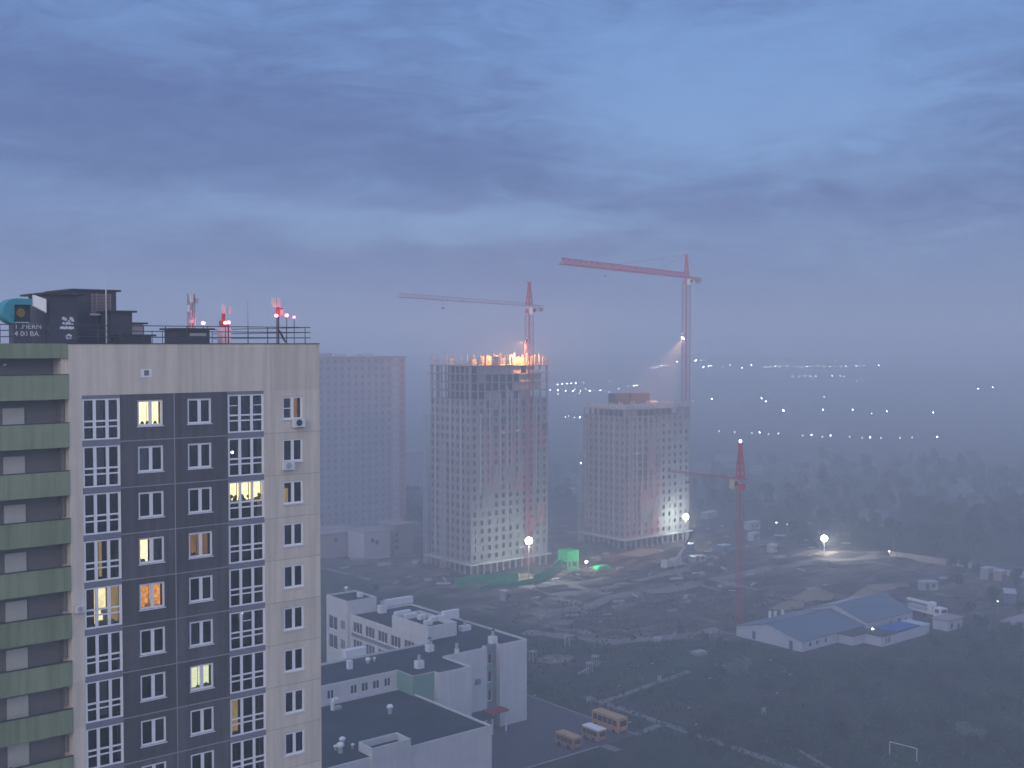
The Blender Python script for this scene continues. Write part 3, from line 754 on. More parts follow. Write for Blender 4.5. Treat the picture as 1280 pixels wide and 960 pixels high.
# ================================================================== ground, lot and paths
def ground_material(name='ground_cover'):
    m = bpy.data.materials.new(name); m.use_nodes = True
    nt = m.node_tree; N, L = nt.nodes, nt.links
    b = N['Principled BSDF']; b.inputs['Roughness'].default_value = .95; b.inputs['Specular IOR Level'].default_value = .1
    geo = N.new('ShaderNodeNewGeometry'); sep = N.new('ShaderNodeSeparateXYZ'); L.new(geo.outputs['Position'], sep.inputs[0])
    def nz(scale, det=4, stretch=None, dist=0):
        n = N.new('ShaderNodeTexNoise'); n.inputs['Scale'].default_value = scale; n.inputs['Detail'].default_value = det; n.inputs['Distortion'].default_value = dist
        if stretch:
            mp = N.new('ShaderNodeMapping'); mp.inputs['Scale'].default_value = stretch[:3]; mp.inputs['Rotation'].default_value = (0, 0, stretch[3])
            L.new(geo.outputs['Position'], mp.inputs[0]); L.new(mp.outputs[0], n.inputs['Vector'])
        else: L.new(geo.outputs['Position'], n.inputs['Vector'])
        return n.outputs['Fac']
    def ma(op, a, c, d=None):
        n = N.new('ShaderNodeMath'); n.operation = op
        for i, q in enumerate((a, c, d)):
            if q is None: continue
            if isinstance(q, (int, float)): n.inputs[i].default_value = q
            else: L.new(q, n.inputs[i])
        return n.outputs[0]
    def ramp(x, a, c):
        n = N.new('ShaderNodeMapRange'); n.interpolation_type = 'SMOOTHSTEP'
        n.inputs['From Min'].default_value = a; n.inputs['From Max'].default_value = c; L.new(x, n.inputs['Value']); return n.outputs['Result']
    def mixc(f, c0, c1):
        n = N.new('ShaderNodeMix'); n.data_type = 'RGBA'
        L.new(f, n.inputs['Factor'])
        for i, c in ((6, c0), (7, c1)):
            if isinstance(c, tuple): n.inputs[i].default_value = (*c, 1)
            else: L.new(c, n.inputs[i])
        return n.outputs[2]
    X, Y = sep.outputs['X'], sep.outputs['Y']
    wob = ma('MULTIPLY', ma('SUBTRACT', nz(.045, 5), .5), 46)
    # building site: where the soil is bare
    e1 = ramp(ma('ADD', ma('SUBTRACT', X, 182), wob), -4, 5)
    lim = ma('ADD', ma('SUBTRACT', ma('ADD', Y, ma('MULTIPLY', X, .47)), 281), wob)
    e2 = ramp(lim, -5, 6)
    e3 = ma('SUBTRACT', 1.0, ramp(ma('ADD', ma('SUBTRACT', ma('ADD', X, ma('MULTIPLY', Y, .12)), 372), wob), -8, 10))
    site = ma('MULTIPLY', ma('MULTIPLY', e1, e2), e3)
    grass = mixc(ramp(nz(.09, 6), .38, .66), (.008, .019, .013), (.025, .052, .029))
    grass = mixc(ramp(nz(.5, 4), .5, .75), grass, (.034, .046, .028))
    grass = mixc(ramp(nz(.035, 5, None, 1.5), .50, .64), grass, (.040, .034, .036))
    mud = mixc(ramp(nz(.06, 6, (1, 3.2, 1, .5), 1.2), .40, .66), (.030, .026, .027), (.150, .122, .112))
    mud = mixc(ramp(nz(.35, 5), .50, .72), mud, (.052, .046, .046))
    mud = mixc(ramp(nz(.03, 6, (4.5, 1, 1, -.35), 2.0), .60, .70), mud, (.27, .23, .21))
    mud = mixc(ramp(nz(.05, 5), .56, .72), mud, (.034, .046, .036))
    col = mixc(site, grass, mud)
    L.new(col, b.inputs['Base Color'])
    bp = N.new('ShaderNodeBump'); bp.inputs['Strength'].default_value = .9; bp.inputs['Distance'].default_value = .35
    L.new(nz(.8, 6), bp.inputs['Height']); L.new(bp.outputs['Normal'], b.inputs['Normal'])
    MATS[name] = m
    return m
ground_material()
g = MB()
rr = [0, 30, 80, 130, 180, 240, 300, 360, 430, 500, 560, 600, 650, 700, 750, 800, 850, 900, 950, 1000, 1060, 1120, 1180, 1240, 1300, 1380, 1460, 1540, 1620, 1700, 1800, 1900, 2000, 2150, 2300, 2500, 3000, 3600, 4200]
NA = 144
for r in rr:
    for i in range(NA):
        a = 2 * math.pi * i / NA; x, y = r * math.cos(a), r * math.sin(a)
        z = hill(x, y)
        g.v.append((x, y, max(0, z)))
for k in range(len(rr) - 1):
    for i in range(NA):
        j_ = (i + 1) % NA
        g.f.append((k*NA + i, (k+1)*NA + i, (k+1)*NA + j_, k*NA + j_)); g.mi.append(0)
g.f = [f for f in g.f if len({g.v[i] for i in f}) > 2]; g.mi = [0] * len(g.f)
struct('ground', g, M['ground_cover'])
# churned earth of the building site: real ruts and bumps
t = MB(); x0, x1, y0, y1, st = 176, 352, 150, 335, 2.0
nx, ny = int((x1 - x0) / st) + 1, int((y1 - y0) / st) + 1
for iy in range(ny):
    for ix in range(nx):
        x, y = x0 + ix * st, y0 + iy * st
        e = max(0, min(1, min(x - x0, x1 - x, y1 - y, (y + .47 * x - 284)) / 12))
        h = noise.fractal((x * .05, y * .05, 3.1), 1.0, 2.1, 5) * 1.0 + noise.noise((x * .16, y * .05, 9)) * .5
        t.v.append((x, y, -.12 + e * (.3 + max(-.25, h) * .9)))
for iy in range(ny - 1):
    for ix in range(nx - 1):
        a = iy * nx + ix; t.f.append((a, a + 1, a + nx + 1, a + nx)); t.mi.append(0)
struct('terrain', t, M['ground_cover'])

def sheet(name, poly, z, m): return struct(name, MB().face([(x, y, z) for x, y in poly]), M[m])
sheet('parking_lot', [(108, 145.2), (147.0, 145.2), (147.0, 176), (137.5, 176), (137.5, 140), (108, 140)][:2] + [(147.0, 186), (137.5, 186), (137.5, 164), (108, 164)], .03, 'asphalt')
sheet('path', [(154.6, 110), (156.4, 110), (156.4, 167.5), (154.6, 167.5)], .04, 'paving')
sheet('path', [(156.4, 162.2), (156.4, 163.8), (185, 167.4), (185, 165.9)][::-1], .045, 'paving')
sheet('path', [(147.6, 144.6), (154.6, 145.6), (154.6, 147.2), (147.6, 146.2)], .045, 'paving')
sheet('path', [(138.0, 141.4), (139.8, 141.4), (139.8, 145.1), (138.0, 145.1)], .045, 'paving')
sheet('path', [(159, 112), (160, 112), (166, 128), (165, 128)], .04, 'paving')
k = MB(); k.box(147.05, 147.3, 145.0, 186, 0, .14); struct('kerb', k, M['kerb'])
k = MB(); k.box(120, 137.8, 144.9, 145.15, 0, .14); struct('kerb', k, M['kerb'])
def strip(name, pts, wid, z, m):
    v = MB(); L_, R_ = [], []
    for i, p in enumerate(pts):
        a = Vector(pts[max(0, i - 1)][:2]); b = Vector(pts[min(len(pts) - 1, i + 1)][:2]); d = (b - a).normalized(); n_ = Vector((-d.y, d.x)) * wid / 2 * (1 + .25 * math.sin(i * 2.1))
        L_.append((p[0] + n_.x, p[1] + n_.y)); R_.append((p[0] - n_.x, p[1] - n_.y))
    for i in range(len(pts) - 1):
        v.face([(*L_[i], z), (*R_[i], z), (*R_[i + 1], z), (*L_[i + 1], z)])
    return struct(name, v, M[m])
strip('path', [gp(400, 709), gp(450, 721), gp(500, 737), gp(534, 748)], 2.2, .05, 'paving')
mat('dirt_track', (.19, .165, .152), .95, .35, .12, fine=8, bump=.4)
def track(pxs, wid): 
    P = [gp(*p) for p in pxs]; Q = []
    for a, b in zip(P, P[1:]):
        for i in range(4): Q.append((a[0] + (b[0]-a[0])*i/4, a[1] + (b[1]-a[1])*i/4))
    Q.append(P[-1][:2])
    v = MB(); prev = None
    for i, p in enumerate(Q):
        a = Vector(Q[max(0, i-1)]); b = Vector(Q[min(len(Q)-1, i+1)]); d = (b-a).normalized(); n_ = Vector((-d.y, d.x)) * wid/2 * (1 + .3*math.sin(i*1.7))
        e = lambda x, y: noise.fractal((x*.05, y*.05, 3.1), 1.0, 2.1, 5)*1.0 + noise.noise((x*.16, y*.05, 9))*.5
        row = []
        for s_ in (-1, -.5, 0, .5, 1):
            x, y = p[0] + n_.x*s_, p[1] + n_.y*s_
            ed = max(0, min(1, min(x - 176, 352 - x, 335 - y, (y + .47*x - 284)) / 12))
            row.append((x, y, max(.02, -.12 + ed*(.3 + max(-.25, e(x, y))*.9) + .18 - .1*abs(s_))))
        if prev:
            for k_ in range(4): v.face([prev[k_], prev[k_+1], row[k_+1], row[k_]])
        prev = row
    struct('dirt_road', v, M['dirt_track'])
track([(668, 772), (720, 762), (770, 748), (850, 736), (930, 718), (1030, 702), (1110, 697)], 5)
track([(655, 790), (700, 795), (760, 803), (840, 796), (900, 788)], 4)
track([(690, 745), (760, 735), (840, 716), (880, 700)], 4)
track([(560, 735), (610, 728), (660, 735), (720, 730), (760, 722)], 3)
# ================================================================== two towers under construction
def tower(name, label, x0, x1, y0, y1, n, fh, zone, n_open, nb, nbx, seed, slab_out=1.6, z0=3.5):
    rnd = random.Random(seed)
    t = thing(name, ((x0 + x1) / 2, (y0 + y1) / 2, 0), label, 'building')
    o = slab_out
    MB().box(x0 - o, x1 + .4, y0 - o, y1 + o, z0 - .45, z0).build('podium_slab', M['concrete_light'], t)
    for i in range(13):
        x = x0 - o + .6 + (x1 - x0 + o) * i / 13
        MB().box(x, x + .5, y0 - o + .3, y0 - o + .8, 0, z0 - .451).build('column', M['concrete'], t)
    for i in range(1, 9):
        y = y0 - o + .5 + (y1 - y0 + o) * i / 9
        MB().box(x0 - o + .3, x0 - o + .8, y, y + .5, 0, z0 - .451).build('column', M['concrete'], t)
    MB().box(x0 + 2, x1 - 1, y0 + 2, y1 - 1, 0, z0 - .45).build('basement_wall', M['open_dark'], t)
    nc = n - n_open; zc = z0 + nc * fh; ztop = z0 + n * fh
    bw = (x1 - x0) / nb; bwx = (y1 - y0) / nbx
    # closed storeys: facade by zones with window openings
    groups = {}
    allh = []
    for k in range(nc):
        for b in range(nb):
            m = zone(k, b, nb)
            u0 = x0 + b * bw; zz = z0 + k * fh
            ww = bw * (.40 if m.startswith('clad') else .46); cx = u0 + bw / 2
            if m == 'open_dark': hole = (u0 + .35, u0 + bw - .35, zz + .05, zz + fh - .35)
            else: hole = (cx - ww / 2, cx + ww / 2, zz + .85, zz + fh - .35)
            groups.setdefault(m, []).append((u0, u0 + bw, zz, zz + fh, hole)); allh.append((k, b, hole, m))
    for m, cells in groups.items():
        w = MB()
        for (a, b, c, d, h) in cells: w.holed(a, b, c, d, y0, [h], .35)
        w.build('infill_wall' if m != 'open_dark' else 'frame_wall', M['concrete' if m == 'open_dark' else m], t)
    # openings: the hundred that show largest are parts of their own
    order = sorted(allh, key=lambda q: (not q[3].startswith('clad'), q[0]))
    rest = MB()
    for i, (k, b, h, m) in enumerate(order):
        q = [(h[0], y0 + .35, h[2]), (h[1], y0 + .35, h[2]), (h[1], y0 + .35, h[3]), (h[0], y0 + .35, h[3])]
        half = rnd.random() < .25; shut = rnd.random() < .16
        if i < 92:
            f = MB().face(q)
            if half: f.box(h[0], (h[0] + h[1]) / 2, y0 + .25, y0 + .3, h[2], h[3])
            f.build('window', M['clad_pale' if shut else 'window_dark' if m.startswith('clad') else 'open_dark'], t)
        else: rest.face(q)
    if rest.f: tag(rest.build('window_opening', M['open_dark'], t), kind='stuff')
    # side facing -X
    hs = []
    for k in range(nc):
        for b in range(nbx):
            u = y0 + b * bwx; zz = z0 + k * fh
            hs.append((u + bwx * .28, u + bwx * .72, zz + .7, zz + fh - .35))
    for b in range(nbx):
        w = MB()
        for k in range(nc): w.holed(y0 + b*bwx, y0 + (b+1)*bwx, z0 + k*fh, z0 + (k+1)*fh, x0, [hs[k * nbx + b]], .35, axis='x')
        w.build('side_wall', M['clad_grey' if b % 3 else 'concrete'], t)
    s = MB()
    for h in hs: s.face([(x0 + .35, h[0], h[2]), (x0 + .35, h[1], h[2]), (x0 + .35, h[1], h[3]), (x0 + .35, h[0], h[3])])
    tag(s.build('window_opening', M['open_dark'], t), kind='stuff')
    w = MB(); w.face([(x1, y0, z0), (x1, y1, z0), (x1, y1, zc), (x1, y0, zc)]); w.face([(x1, y1, z0), (x0, y1, z0), (x0, y1, zc), (x1, y1, zc)])
    w.build('rear_wall', M['concrete'], t)
    # floor slabs: bands that show on every storey
    for k in range(1, nc + 1):
        MB().box(x0 - .10, x1 + .1, y0 - .10, y1 + .1, z0 + k * fh - .16, z0 + k * fh + .04).build('floor_slab', M['concrete'], t)
    # open storeys
    for k in range(nc, n):
        zz = z0 + k * fh
        jig = .5 if k >= n - 2 else .15
        MB().box(x0 - jig, x1 + jig, y0 - jig, y1 + jig, zz + fh - .25, zz + fh).build('floor_slab', M['concrete'], t)
        c = MB()
        for b in range(nb + 1):
            x = x0 + b * bw * .985
            MB().box(x, x + .45, y0 + .1, y0 + .55, zz, zz + fh - .251).build('column', M['concrete'], t)
            c.box(x, x + .45, y1 - .55, y1 - .1, zz, zz + fh - .251)
            if rnd.random() < .35: MB().box(x + .5, x + bw * .97, y0 + .2, y0 + .5, zz, zz + fh - .251).build('infill_wall', M['concrete'], t)
        for b in range(nbx + 1):
            y = y0 + .6 + b * bwx * .93
            c.box(x0 + .1, x0 + .55, y, y + .45, zz, zz + fh - .251)
        tag(c.build('column', M['concrete'], t), kind='stuff')
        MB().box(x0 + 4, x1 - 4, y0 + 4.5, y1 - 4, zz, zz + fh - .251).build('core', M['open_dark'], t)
    return t, ztop
def hsh(k, b, s=0): return (math.sin(k * 12.9898 + b * 78.233 + s) * 43758.5453) % 1.0
def z1(k, b, nb):
    if 8 <= k < 17 and hsh(k, b) < .16: return 'concrete' if hsh(b, k) < .5 else 'clad_grey'
    if k >= 14 and hsh(k, b, 3) < .12: return 'open_dark'
    if b <= 1: return 'clad_grey' if k < 9 else 'concrete'
    if k < 8 or (b >= 8 and k < 13): return 'clad_grey'
    if k >= 16: return 'concrete' if (b + k) % 5 else 'open_dark'
    return 'brick_pink'
T1, t1top = tower('tower_block', 'taller unfinished concrete tower with a floodlit orange top deck and a red crane in front', 211, 241.8, 278.4, 299.5, 23, 2.61, z1, 4, 11, 8, 5)
def z2(k, b, nb):
    if b < 6 and hsh(k, b, 7) < .2: return ('concrete', 'brick_pink', 'clad_grey')[int(hsh(b, k, 1) * 3)]
    if b >= 6 and k > 11 and hsh(k, b, 5) < .25: return 'concrete'
    if b >= 6: return 'clad_pale' if (k < 15) else 'concrete'
    if 8 <= k < 11 or k >= 15: return 'open_dark'
    return 'brick_pink' if k < 8 else 'concrete'
T2, t2top = tower('tower_block', 'lower unfinished tower with brown boxes on its roof and a floodlit white lower corner', 278.4, 310.6, 280.6, 301.5, 17, 2.6, z2, 1, 11, 8, 9)

def vert_strips(t, xs, y, z0_, z1_, w=.22, m='scaffold_pale'):
    for x in xs:
        MB().box(x - w, x + w, y - .28, y - .101, z0_, z1_).build('facade_strip', M[m], t)
vert_strips(T1, [218.2, 222.3, 226.7, 229.6, 233.6, 236.9], 278.4, 25, 55, .16)
vert_strips(T1, [225.2, 235.7], 278.4, 12, 57, .2)
vert_strips(T1, [214.6], 278.4, 24, 49, .3)
for y in (283, 288.5, 296.5):
    MB().box(210.7, 210.89, y - .25, y + .25, 6, 52).build('facade_strip', M['scaffold_pale'], T1)
vert_strips(T2, [280.1, 282.2, 284.0, 286.6, 289.3, 291.8, 294.4], 280.6, 6, 45, .15)
vert_strips(T2, [286.2], 280.6, 4, 22, .3)
for y in (286, 293, 300): MB().box(278.1, 278.29, y - .2, y + .2, 5, 44).build('facade_strip', M['scaffold_pale'], T2)
# dust nets hung over parts of the facades, scaffold bays
rn = random.Random(8)
for (t, X0, X1, Y, zlo, zhi, n_) in ((T1, 212, 241, 278.2, 8, 56, 9), (T2, 279, 297, 280.4, 6, 42, 7)):
    for i in range(n_):
        w_ = rn.uniform(2.4, 6); xa = rn.uniform(X0, X1 - w_); za = rn.uniform(zlo, zhi - 6); h_ = rn.uniform(2.5, 8); v = MB(); m_ = 6
        for a_ in range(m_ + 1):
            for b_ in range(m_ + 1): v.v.append((xa + w_*a_/m_, Y - .35 - .18*math.sin(a_*1.7 + i) * math.sin(b_*1.1), za + h_*b_/m_ * (1 - .06*math.sin(a_*2.0 + i))))
        for a_ in range(m_):
            for b_ in range(m_): v.f.append((a_*(m_+1)+b_, (a_+1)*(m_+1)+b_, (a_+1)*(m_+1)+b_+1, a_*(m_+1)+b_+1)); v.mi.append(0)
        v.build('dust_net', M[('brick_pink', 'concrete', 'clad_grey')[i % 3]], t)
# hoist mast and scaffolding along the left end of both
for (t, x, y, zt) in ((T1, 208.9, 299, 48), (T1, 208.6, 289, 40), (T2, 275.9, 300.5, 34)):
    s = MB(); s.lattice((x, y, 0), (x, y, zt), 1.1, 1.1, 1.6, .06, .04, up=(0, 1, 0)); s.build('hoist_mast', M['galvanised'], t)
# the working deck on top of the taller tower: formwork, railings and starter bars
rnd = random.Random(3)
dk = MB()
for i in range(24):
    x = 211 + 30.6 * i / 23
    dk.box(x, x + .1, 278.0, 278.1, t1top, t1top + 1.4 + .5 * (i % 3 == 0))
for z in (.5, .95, 1.3): dk.box(210.7, 242, 277.94, 277.99, t1top + z, t1top + z + .1)
for i in range(15):
    y = 278.5 + 20.5 * i / 14; dk.box(210.6, 210.7, y, y + .1, t1top, t1top + 1.4)
for z in (.5, .95, 1.3): dk.box(210.52, 210.58, 278, 299.4, t1top + z, t1top + z + .1)
dk.build('deck_railing', M['scaffold_pale'], T1)
for i in range(16):
    x = 213 + 27 * rnd.random(); y = 280 + 18 * rnd.random(); h = 1.2 + 1.6 * rnd.random()
    MB().box(x, x + .3 + 2.2 * (rnd.random() < .5), y, y + .3, t1top + .002, t1top + h).build('wall_formwork', M['scaffold_pale' if i % 2 else 'concrete'], T1)
for i in range(10):
    x = 225 + 15.5 * i / 9
    MB().box(x, x + .5, 279.2, 279.5, t1top + .002, t1top + 2.6 + .5 * (i % 3)).build('column', M['concrete_light'], T1)
for i in range(12):
    x = 211.2 + 30 * i / 11; h = 2.2 + .9 * rnd.random()
    MB().box(x, x + .4, 278.6, 279.0, t1top + .002, t1top + h).build('column', M['concrete_light'], T1)
    MB().box(x, x + .4, 298.6, 299.0, t1top + .002, t1top + h + .6).build('column', M['concrete_light'], T1)
for (xa, xb, ya, h) in ((227, 228.6, 290, 2.6), (229.4, 230.6, 291, 1.6), (232, 233.4, 293, 2.9), (234.4, 236.2, 293, 1.8), (237, 239, 288, 2.0), (222.4, 223.4, 294, 2.2), (224.2, 226, 295, 1.5), (216, 217.5, 296, 2.0)):
    MB().box(xa, xb, ya, ya + .25, t1top + .002, t1top + h).build('wall_panel', M['concrete_light'], T1)
# roof of the lower tower: parapet bits and two brown plant boxes
for i in range(26):
    x = 278.2 + 32.2 * i / 26
    MB().box(x, x + (1.0 if rnd.random() < .5 else .45), 280.1, 280.35, t2top + .002, t2top + 1.5 + 1.3 * rnd.random()).build('parapet_panel', M['concrete_light'], T2)
for i in range(14):
    y = 281 + 20 * i / 14; MB().box(277.9, 278.15, y, y + .8, t2top + .002, t2top + 1.4 + 1.2 * rnd.random()).build('parapet_panel', M['concrete_light'], T2)
MB().box(277.9, 311.2, 280.36, 280.5, t2top + .002, t2top + 1.7).build('parapet', M['concrete_light'], T2)
MB().box(278.16, 278.3, 280.5, 301.6, t2top + .002, t2top + 1.5).build('parapet', M['concrete_light'], T2)
for (pl, pr) in ((768, 786), (789.5, 812.5)):
    xa = fy(pl, 497, 288)[0]; xb = fy(pr, 497, 288)[0]
    MB().box(xa, xb, 288, 291, t2top + .002, fy(790, 491.5, 288)[2]).build('plant_room', M['rust_box'], T2)
MB().box(fy(815, 0, 286)[0], fy(824, 0, 286)[0], 286, 287, t2top + .002, t2top + 2.2).build('wall_formwork', M['concrete_light'], T2)
for (t, px, py, Y) in ((T1, 629, 540.5, 278.0), (T1, 647, 538, 278.0), (T2, 796, 566.5, 280.2), (T1, 651, 716 - 32, 277.9)):
    c = fy(px, py, Y); MB().box(c[0] - .7, c[0] + .7, Y - .2, Y + .05, c[2] - .3, c[2] + .3).build('site_lamp', M['lens_clear'], t)

# ================================================================== finished blocks in the mist
def slab_block(label, x0, x1, y0, y1, zt, n, nb, zmat, base=0.0, roofs=()):
    t = thing('apartment_building', ((x0 + x1)/2, (y0 + y1)/2, 0), label, 'apartment building')
    fh = (zt - base) / n; bw = (x1 - x0) / nb
    cells = {}
    win = []
    for k in range(n):
        for b in range(nb):
            m = zmat(k, b); u = x0 + b * bw; zz = base + k * fh
            h = (u + bw * .3, u + bw * .7, zz + fh * .35, zz + fh * .8); win.append((k, h))
            cells.setdefault(m, []).append((u, u + bw, zz, zz + fh, h))
    for m, cs in cells.items():
        w = MB()
        for (a, b, c, d, h) in cs: w.holed(a, b, c, d, y0, [h], .2)
        w.build('wall', M[m], t)
    w = MB()
    w.face([(x0, y1, base), (x0, y0, base), (x0, y0, zt), (x0, y1, zt)]); w.face([(x1, y0, base), (x1, y1, base), (x1, y1, zt), (x1, y0, zt)]); w.face([(x1, y1, base), (x0, y1, base), (x0, y1, zt), (x1, y1, zt)])
    w.build('wall', M['block_lilac'], t)
    win.sort(key=lambda q: -q[0]); rest = MB()
    for i, (k, h) in enumerate(win):
        q = [(h[0], y0 + .2, h[2]), (h[1], y0 + .2, h[2]), (h[1], y0 + .2, h[3]), (h[0], y0 + .2, h[3])]
        if i < 95: MB().face(q).build('window', M['fog_paled_window'], t)
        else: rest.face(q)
    if rest.f: tag(rest.build('window', M['fog_paled_window'], t), kind='stuff')
    for k in range(1, n): MB().box(x0 - .05, x1 + .05, y0 - .08, y0 - .002, base + k * fh - .2, base + k * fh + .1).build('floor_band', M['block_lilac'], t)
    MB().box(x0 - .3, x1 + .3, y0 - .3, y1 + .3, zt, zt + .5).build('roof', M['concrete'], t)
    for (a, b, h, mm) in roofs: MB().box(x0 + a, x0 + b, y0 + 2, y0 + 6, zt + .502, zt + .5 + h).build('roof_room', M[mm], t)
    return t
R1y = 371.0
rx1 = fy(507, 600, R1y)[0]; rx0 = rx1 - 44; rz = fy(450, 447.5, R1y)[2]
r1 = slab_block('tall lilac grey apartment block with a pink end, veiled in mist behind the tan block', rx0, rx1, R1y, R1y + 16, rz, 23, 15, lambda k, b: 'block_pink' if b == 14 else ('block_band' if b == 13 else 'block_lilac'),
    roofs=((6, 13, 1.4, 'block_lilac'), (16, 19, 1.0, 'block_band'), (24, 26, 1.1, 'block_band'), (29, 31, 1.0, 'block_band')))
sx = fy(494, 600, R1y)[0]
for k in range(23):
    z = rz * (k + .35) / 23; MB().box(sx - .55, sx + .75, R1y - .5, R1y - .003, z, z + 1.3).build('balcony', M['concrete_light'], r1)
q0 = fd(505, 640, 560); 
r2x0 = fy(500, 600, q0[1])[0]; r2x1 = fy(531, 600, q0[1])[0]
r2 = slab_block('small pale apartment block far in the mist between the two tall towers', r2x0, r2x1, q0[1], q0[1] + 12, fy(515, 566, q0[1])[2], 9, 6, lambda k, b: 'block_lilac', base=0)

def low_house(label, pl, pr, pyb, pyt, Y, dep, m, holes=(), name='low_building', extra=None):
    x0 = fy(pl, pyb, Y)[0]; x1 = fy(pr, pyb, Y)[0]; zt = fy(pl, pyt, Y)[2]
    t = thing(name, ((x0 + x1)/2, Y, 0), label, 'low building')
    hs = []
    for px, py in holes:
        c = fy(px, py, Y); hs.append((c[0] - .7, c[0] + .7, c[2] - .7, c[2] + .7))
    w = MB(); w.holed(x0, x1, 0, zt, Y, hs, .25)
    w.face([(x0, Y + dep, 0), (x0, Y, 0), (x0, Y, zt), (x0, Y + dep, zt)]); w.face([(x1, Y, 0), (x1, Y + dep, 0), (x1, Y + dep, zt), (x1, Y, zt)]); w.face([(x1, Y + dep, 0), (x0, Y + dep, 0), (x0, Y + dep, zt), (x1, Y + dep, zt)])
    w.build('wall', M[m], t)
    MB().box(x0 - .25, x1 + .25, Y - .25, Y + dep + .25, zt, zt + .35).build('roof', M['concrete'], t)
    for h in hs: MB().face([(h[0], Y + .25, h[2]), (h[1], Y + .25, h[2]), (h[1], Y + .25, h[3]), (h[0], Y + .25, h[3])]).build('window', M['window_dark'], t)
    return t, x0, x1, zt
low_house('long dark flat roofed building at the foot of the misty block', 385, 453.5, 697, 671.5, 330, 14, 'concrete', [(420, 674.5), (438, 674)])
t_, a_, b_, zt = low_house('pinkish box shaped building between two low blocks on the site', 455, 488, 699, 667, 318.5, 10, 'block_band', [(466, 676), (471.5, 678)])
low_house('grey box building with a dark slot and pale roof sheet', 494, 517.5, 693, 657.5, 321, 10, 'clad_grey', [(496.5, 668), (496.5, 676), (496.5, 684)])
MB().box(*[fy(u, 655, 324)[0] for u in (506, 520)], 322, 326, fy(506, 656.5, 324)[2], fy(506, 654.5, 324)[2]).build('roof_sheet', M['pale_debris'], bpy.data.objects['low_building.002'])
low_house('small pale house with dark windows left of the lower tower', 713, 727, 632, 613, 400, 8, 'clad_pale', [(716, 619), (722, 621), (719, 626)], name='house')

# ================================================================== tower cranes
def tower_crane(label, base, zj, ztop, jib_end, cj_len, jib_m='crane_red', mr=.10, w=1.8, cab_m='crane_white', jw=1.3, jh=1.3, cw=True, zcab=None, ties=True, jr=.13):
    t = thing('tower_crane', base, label, 'tower crane')
    b = Vector(base); J = Vector((b.x, b.y, zj)); E = Vector(jib_end); d = (E - J); dz = d.z; d.z = 0; u = d.normalized()
    side = Vector((-u.y, u.x, 0))
    MB().lattice(b, (b.x, b.y, zj - 2.2), w, w, w, mr, mr * .5, up=(0, 1, 0)).build('mast', M['mast_fog_tint'], t)
    MB().tube((b.x, b.y, zj - 2.2), (b.x, b.y, zj - .9), 1.3, 1.2, 10).build('slewing_ring', M['crane_red'], t)
    MB().lattice(J + u * .8, E, jw, jh, 1.9, jr, jr * .5, tri=True).build('jib', M[jib_m], t)
    MB().lattice(J - u * .8, J - u * cj_len + Vector((0, 0, 0)), jw, .8, 1.9, jr, jr * .5).build('counter_jib', M[jib_m], t)
    pk = MB(); P = Vector((b.x, b.y, ztop))
    for sx in (-1, 1):
        for sy in (-1, 1): pk.bar(J + u * sx * .9 + side * sy * .7, P + u * sx * .2 + side * sy * .15, .26)
    n = max(2, int((ztop - zj) / 1.6))
    for i in range(n):
        f0, f1 = i / n, (i + 1) / n
        for sx, sy, tx, ty in ((-1,-1,1,-1), (1,-1,1,1), (1,1,-1,1), (-1,1,-1,-1)):
            A = J + u*sx*(.9 - .7*f0) + side*sy*(.7 - .55*f0); A.z = zj + (ztop - zj)*f0
            B = J + u*tx*(.9 - .7*f1) + side*ty*(.7 - .55*f1); B.z = zj + (ztop - zj)*f1
            pk.bar(A, B, .14)
    pk.box(P.x - .5, P.x + .5, P.y - .5, P.y + .5, ztop - .1, ztop + .3)
    pk.build('tower_peak', M['crane_red'], t)
    if ties:
        MB().bar(P, J + (E - J) * .62 + Vector((0, 0, jh)), .09).build('tie_bar', M[jib_m], t)
        MB().bar(P, J + (E - J) * .28 + Vector((0, 0, jh)), .09).build('tie_bar', M[jib_m], t)
        MB().bar(P, J - u * cj_len * .9, .09).build('tie_bar', M[jib_m], t)
    C_ = J + u * .6 + side * (-1.6 if side.dot(Vector((_sh, _ch, 0))) > 0 else 1.6)
    zc = zj - 2.6 if zcab is None else zcab
    cb = MB().box(C_.x - .85, C_.x + .85, C_.y - .75, C_.y + .75, zc, zc + 2.1).build('cab', M[cab_m], t)
    MB().box(C_.x - .6, C_.x + .6, C_.y - .77, C_.y - .755, zc + .7, zc + 1.8).build('window', M['window_dark'], cb)
    if cw:
        Q = J - u * (cj_len - 1.6); k = MB()
        for i in range(2):
            c = Q + u * i * .95; k.box(c.x - .42, c.x + .42, c.y - .8, c.y + .8, zj - 1.5, zj - .5)
        k.build('counterweight', M['ballast'], t)
    hk = J + (E - J) * .7
    h = MB(); h.bar(hk, hk - Vector((0, 0, 2)), .04); h.box(hk.x - .2, hk.x + .2, hk.y - .2, hk.y + .2, hk.z - 2.4, hk.z - 2); h.build('hook_block', M['dark_steel'], t)
    return t, J, u
def mast_x(px, Y, zj):     # X of a mast that stands on the line Y
    return fy(px, 430, Y)[0]
mx = mast_x(661.5, 274.5, 0)
z_ = fy(661, 382.5, 274.5)[2]
c1, J1, u1 = tower_crane('red tower crane rising in front of the taller tower, its jib lost in mist', (mx, 274.5, 0), z_, fy(661, 353.5, 274.5)[2], fd(498, 371.5, 297), 9, w=1.8, jib_m='mast_fog_tint', mr=.07, jr=.035, jw=1.0, jh=1.0, ties=False)  # slimmer, greyed members stand in for denser fog
mx2 = mast_x(857.5, 283, 0); z_ = fy(857, 347, 283)[2]
